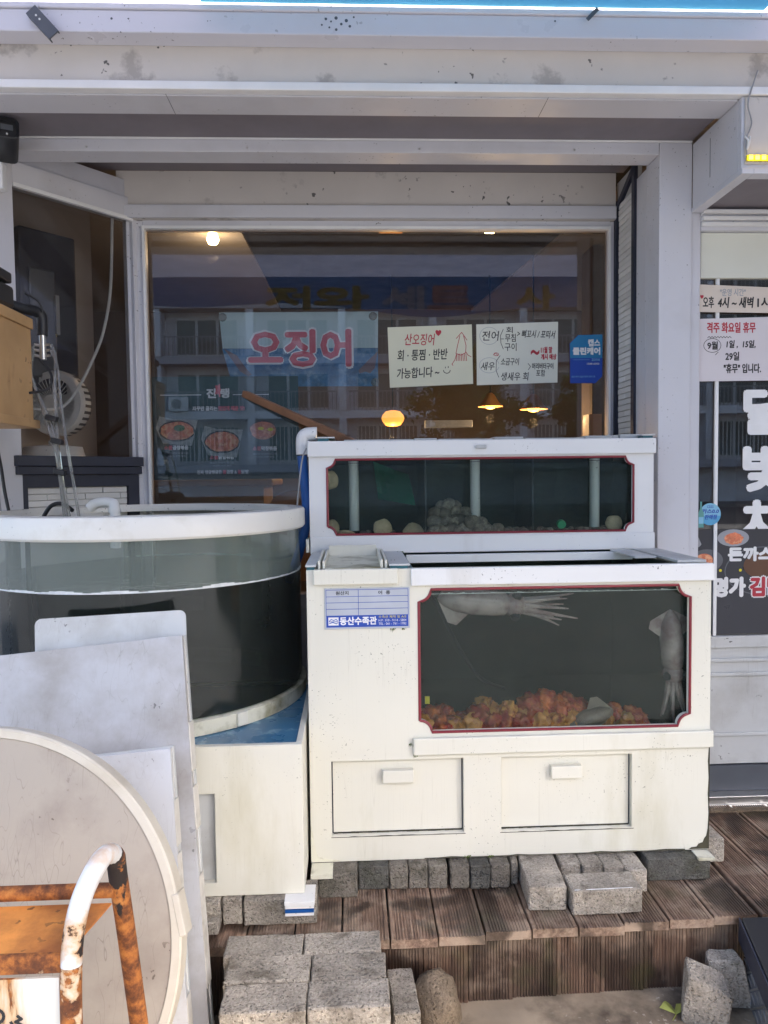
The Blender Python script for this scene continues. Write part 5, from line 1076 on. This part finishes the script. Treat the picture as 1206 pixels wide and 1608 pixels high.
# ------------------------------------------------------------------ lamps inside
def point(name, loc, e, c, parent, r=.03):
    d = bpy.data.lights.new(name, 'POINT'); d.energy = e; d.color = c; d.shadow_soft_size = r
    o = bpy.data.objects.new(name, d); col.objects.link(o); o.parent = parent; o.location = Vector(loc) - W[parent]
ln_ = empty('paper_lantern', (.278, 5.0, 1.79), 'orange ribbed paper lantern glowing low behind the window', 'lamp', 'lit lamps inside the shop')
MB().lathe([(.02, 1.845), (.05, 1.838), (.070, 1.815), (.078, 1.792), (.070, 1.769), (.05, 1.745), (.02, 1.738)], .278, 5.0, 28).build('lantern_body', 'lantern', ln_, True); MB().tube([(.278, 5, 1.845), (.278, 5, 2.80)], .004, 6).build('cord', 'black', ln_)
point('lantern_light', (.278, 5.0, 1.65), 1.2, (1, .6, .25), ln_)
for (x, y, z, lab) in ((.946, 5.0, 1.885, 'small glowing pendant lamp nearer the middle of the window'), (1.12, 4.5, 1.82, 'glowing pendant lamp hanging lower at the right of the window')):
    L = empty('pendant_lamp', (x, y, z), lab, 'lamp', 'lit lamps inside the shop')
    MB().lathe([(.012, z + .075), (.03, z + .06), (.055, z + .015), (.085, z - .02)], x, y, 24).build('shade', 'counter', L, True); MB().lathe([(0, z + .03), (.025, z + .02), (.04, z - .005), (.03, z - .03), (0, z - .038)], x, y, 16).build('bulb', 'lamp', L, True)
    MB().tube([(x, y, z + .075), (x, y, 2.80)], .004, 6).build('cord', 'black', L); point('pendant_light', (x, y, z - .10), 1.6, (1, .62, .28), L)
cl = empty('ceiling_lamp', (-.74, 4.1, 2.70), 'round warm ceiling lamp glowing through the top of the window', 'lamp', 'lit lamps inside the shop')
MB().lathe([(0, 2.672), (.024, 2.678), (.034, 2.70), (.024, 2.734)], -.745, 4.1, 20).build('bulb', 'ceilinglamp', cl, True); point('ceiling_light', (-.745, 4.1, 2.60), .8, (1, .7, .4), cl)
bar = box('shelf_bar', 'signgrey', None, .495, .82, 4.98, 5.02, 1.725, 1.775, bevel=.003); tag(bar, 'grey metal bar with bright end seen through the window', 'bar')

# ------------------------------------------------------------------ behind the camera: awning, street, apartment block, trees (seen in the glass)
def sheet(corners, nx, ny, sag):
    a, b, c, d = [Vector(p) for p in corners]; mb = MB(); g = []
    for j in range(ny + 1):
        for i in range(nx + 1):
            u, v = i / nx, j / ny; p = a.lerp(b, u).lerp(d.lerp(c, u), v); p.z -= sag * math.sin(math.pi * u * 2) ** 2 * math.sin(math.pi * v) + .012 * math.sin(v * 22); g.append(p)
    mb.add(g, [(j * (nx + 1) + i, j * (nx + 1) + i + 1, (j + 1) * (nx + 1) + i + 1, (j + 1) * (nx + 1) + i) for j in range(ny) for i in range(nx)]); return mb
aw = empty('street_awning', (0, 2.2, 2.8), 'pale canvas awning stretched out over the pavement from the fascia', 'awning')
sheet(((-5.0, 2.214, 2.792), (6.5, 2.214, 2.792), (6.5, -1.4, 3.44), (-5.0, -1.4, 3.44)), 24, 24, .05).build('canvas', 'awning', aw, True)  # canvas extended far to the right to keep sun off door and deck
for x, y in ((-4.9, -1.4), (6.4, -1.4)): MB().tube([(x, y, -.04), (x, y, 3.43)], .03, 10).build('pole', 'steel', aw, True)
tpz = empty('blue_tarp', (0, 2.2, 2.8), 'blue tarpaulin with lettered front edge hung under the awning', 'tarp')
sheet(((-.42, 2.212, 2.779), (1.25, 2.212, 2.779), (1.26, 1.15, 2.955), (-.48, 1.15, 2.955)), 12, 24, .03).build('sheet', 'tarp', tpz, True)
v_ = MB(); N_ = 60; vv = []
for i in range(N_ + 1):
    u_ = i / N_; x = -4.9 + 11.3 * u_; zb = 3.16 - .12 * math.exp(-((x - 1.0) / .9) ** 2) - .02 * math.sin(x * 3)  # valance widened past its lettering to stop stray sun
    vv += [(x, -1.40 + .02 * math.sin(x * 5), zb), (x, -1.405, 3.47)]
v_.add(vv, [(2 * i, 2 * i + 2, 2 * i + 3, 2 * i + 1) for i in range(N_)]); v_.build('valance', 'valance', tpz, True)
M['tarpyellow'] = plain('faded_yellow_print', (.20, .165, .03), .7); M['tarpwhite'] = plain('faded_white_print', (.30, .29, .31), .7); M['tarppink'] = plain('faded_pink_print', (.34, .17, .15), .7)
for s_, x0, x1, mm in (('저', -.85, -.42, 'tarpyellow'), ('와', -.36, .18, 'tarpyellow'), ('세', .33, .74, 'tarpwhite'), ('트', .80, 1.25, 'tarppink'), ('사', 1.72, 2.10, 'tarpyellow')):
    text(s_, (x0, x1, 3.11, 3.33), -1.37, mm, tpz, .016, 'letter', T=Matrix(((-1, 0, 0, x0 + x1), (0, -1, 0, -2.74), (0, 0, 1, 0), (0, 0, 0, 1))), flip=True)

AB = empty('apartment_building', (0, -30, -.04), 'grey apartment block across the street with balconies, seen in the glass', 'building')
AY = -30.0
box('wall', 'bldg', AB, -26, 26, AY - 8, AY, -.04, 16.0)
floors = (1.9, 4.45, 7.05, 9.65, 12.25)
for z in floors: box('slab_band', 'bldgdark' if z != 4.45 else 'bldg', AB, -26, 26, AY + .002, AY + 1.0, z - .25, z + .12)
for fi, z in enumerate(floors[:4]):
    x = -21.5
    while x < 21:
        wdt = 3.0
        wn_ = box('window', 'bwhite', AB, x, x + wdt, AY + .003, AY + .10, z + .25, z + 2.05)
        for k in range(3): box('pane', 'bwin', wn_, x + .08 + k * wdt / 3, x + wdt / 3 * (k + 1) - .06, AY + .101, AY + .12, z + .34, z + 1.96)
        if fi: 
            ra = MB().box(x - .4, x + wdt + .4, AY + .93, AY + .97, z + 1.0, z + 1.06)
            for k in range(20): ra.box(x - .35 + k * .195, x - .31 + k * .195, AY + .93, AY + .97, z + .12, z + 1.0)
            ra.build('balcony_rail', 'rail', AB)
        else:
            ra = MB()
            for k in range(16): ra.box(x + k * .195, x + .04 + k * .195, AY + .2, AY + .24, z + .2, z + 2.0)
            ra.build('window_bars', 'bwhite', AB)
        box('pier', 'bldg', AB, x + wdt + .5, x + wdt + .85, AY + .005, AY + 1.05, z + .12, z + 2.3)
        x += 4.35
for x, z in ((-3.2, 7.2), (3.9, 7.2), (-8.6, 4.6)):
    ac = empty('air_conditioner', (x, AY + .7, z), {7.2: 'white air conditioner unit on an upper balcony' + (' left' if x < 0 else ' right') + ' of the reflected facade', 4.6: 'white air conditioner unit on the lower reflected balcony'}[z], 'air conditioner', 'air conditioners on the apartment block')
    box('casing', 'bwhite', ac, x, x + .9, AY + .98, AY + 1.25, z - .02, z + .62); MB().tube([(x + .38, AY + 1.251, z + .3), (x + .38, AY + 1.27, z + .3)], .24, 20).build('fan_grille', 'rail', ac)
nb_ = empty('added_side_light_block', (6, 0, -.04), 'unseen brown block added at the far right to shut off side light', 'building')  # added out of view to cut side light and bright sky reflections
box('wall', 'brownwall', nb_, 5.2, 8.0, -1.0, 8, -.04, 3.2); box('roof', 'bldgdark', nb_, 5.1, 8.1, -1.1, 8, 3.2, 3.35); box('door', 'counter', nb_, 5.15, 5.199, .4, 1.3, -.04, 2.05)
def tree(name, x, y, h, cr, cz, n, label):
    t = empty(name, (x, y, -.04), label, 'tree', 'street trees across the road')
    MB().tube(bez([(x, y, -.04), (x + .08, y, cz * .5), (x, y, cz)], 4), [.16 - .012 * i for i in range(9)], 10).build('trunk', 'trunk', t, True)
    lb = MB()
    for k in range(7):
        a = k * .9; lb.tube([(x, y, cz * .6 + .15 * k), (x + cr * .6 * math.cos(a), y + cr * .5 * math.sin(a), cz * .75 + .3 * k)], [.05, .015], 6)
    lb.build('limb', 'trunk', t, True)
    cm = MB(); cl_ = [(Vector((random.gauss(0, .42), random.gauss(0, .42), random.gauss(0, .36)))) for _ in range(26)]
    for k in range(n):
        c_ = random.choice(cl_); p_ = Vector((x, y, cz)) + Vector((c_.x * cr, c_.y * cr, c_.z * h)) + Vector((random.gauss(0, .12), random.gauss(0, .12), random.gauss(0, .1))) * cr
        a = Vector((random.uniform(-1, 1), random.uniform(-1, 1), random.uniform(-.6, .6))).normalized() * .11; b_ = a.orthogonal().normalized() * .07
        cm.add([p_ - a, p_ + b_, p_ + a, p_ - b_], [(0, 1, 2, 3)])
    cm.build('crown', 'leaves', t, rec=False)
tree('street_tree', 3.9, -20.0, 1.9, 2.0, 3.9, 5200, 'dark leafy street tree reflected below the paper signs')
tree('street_tree', 7.9, -19.0, 1.7, 1.1, 3.3, 3000, 'slim street tree reflected near the pendant lamp')
tree('street_tree', -8.6, -18.0, 2.6, 1.5, 5.6, 3600, 'tall street tree reflected at the left edge of the window')
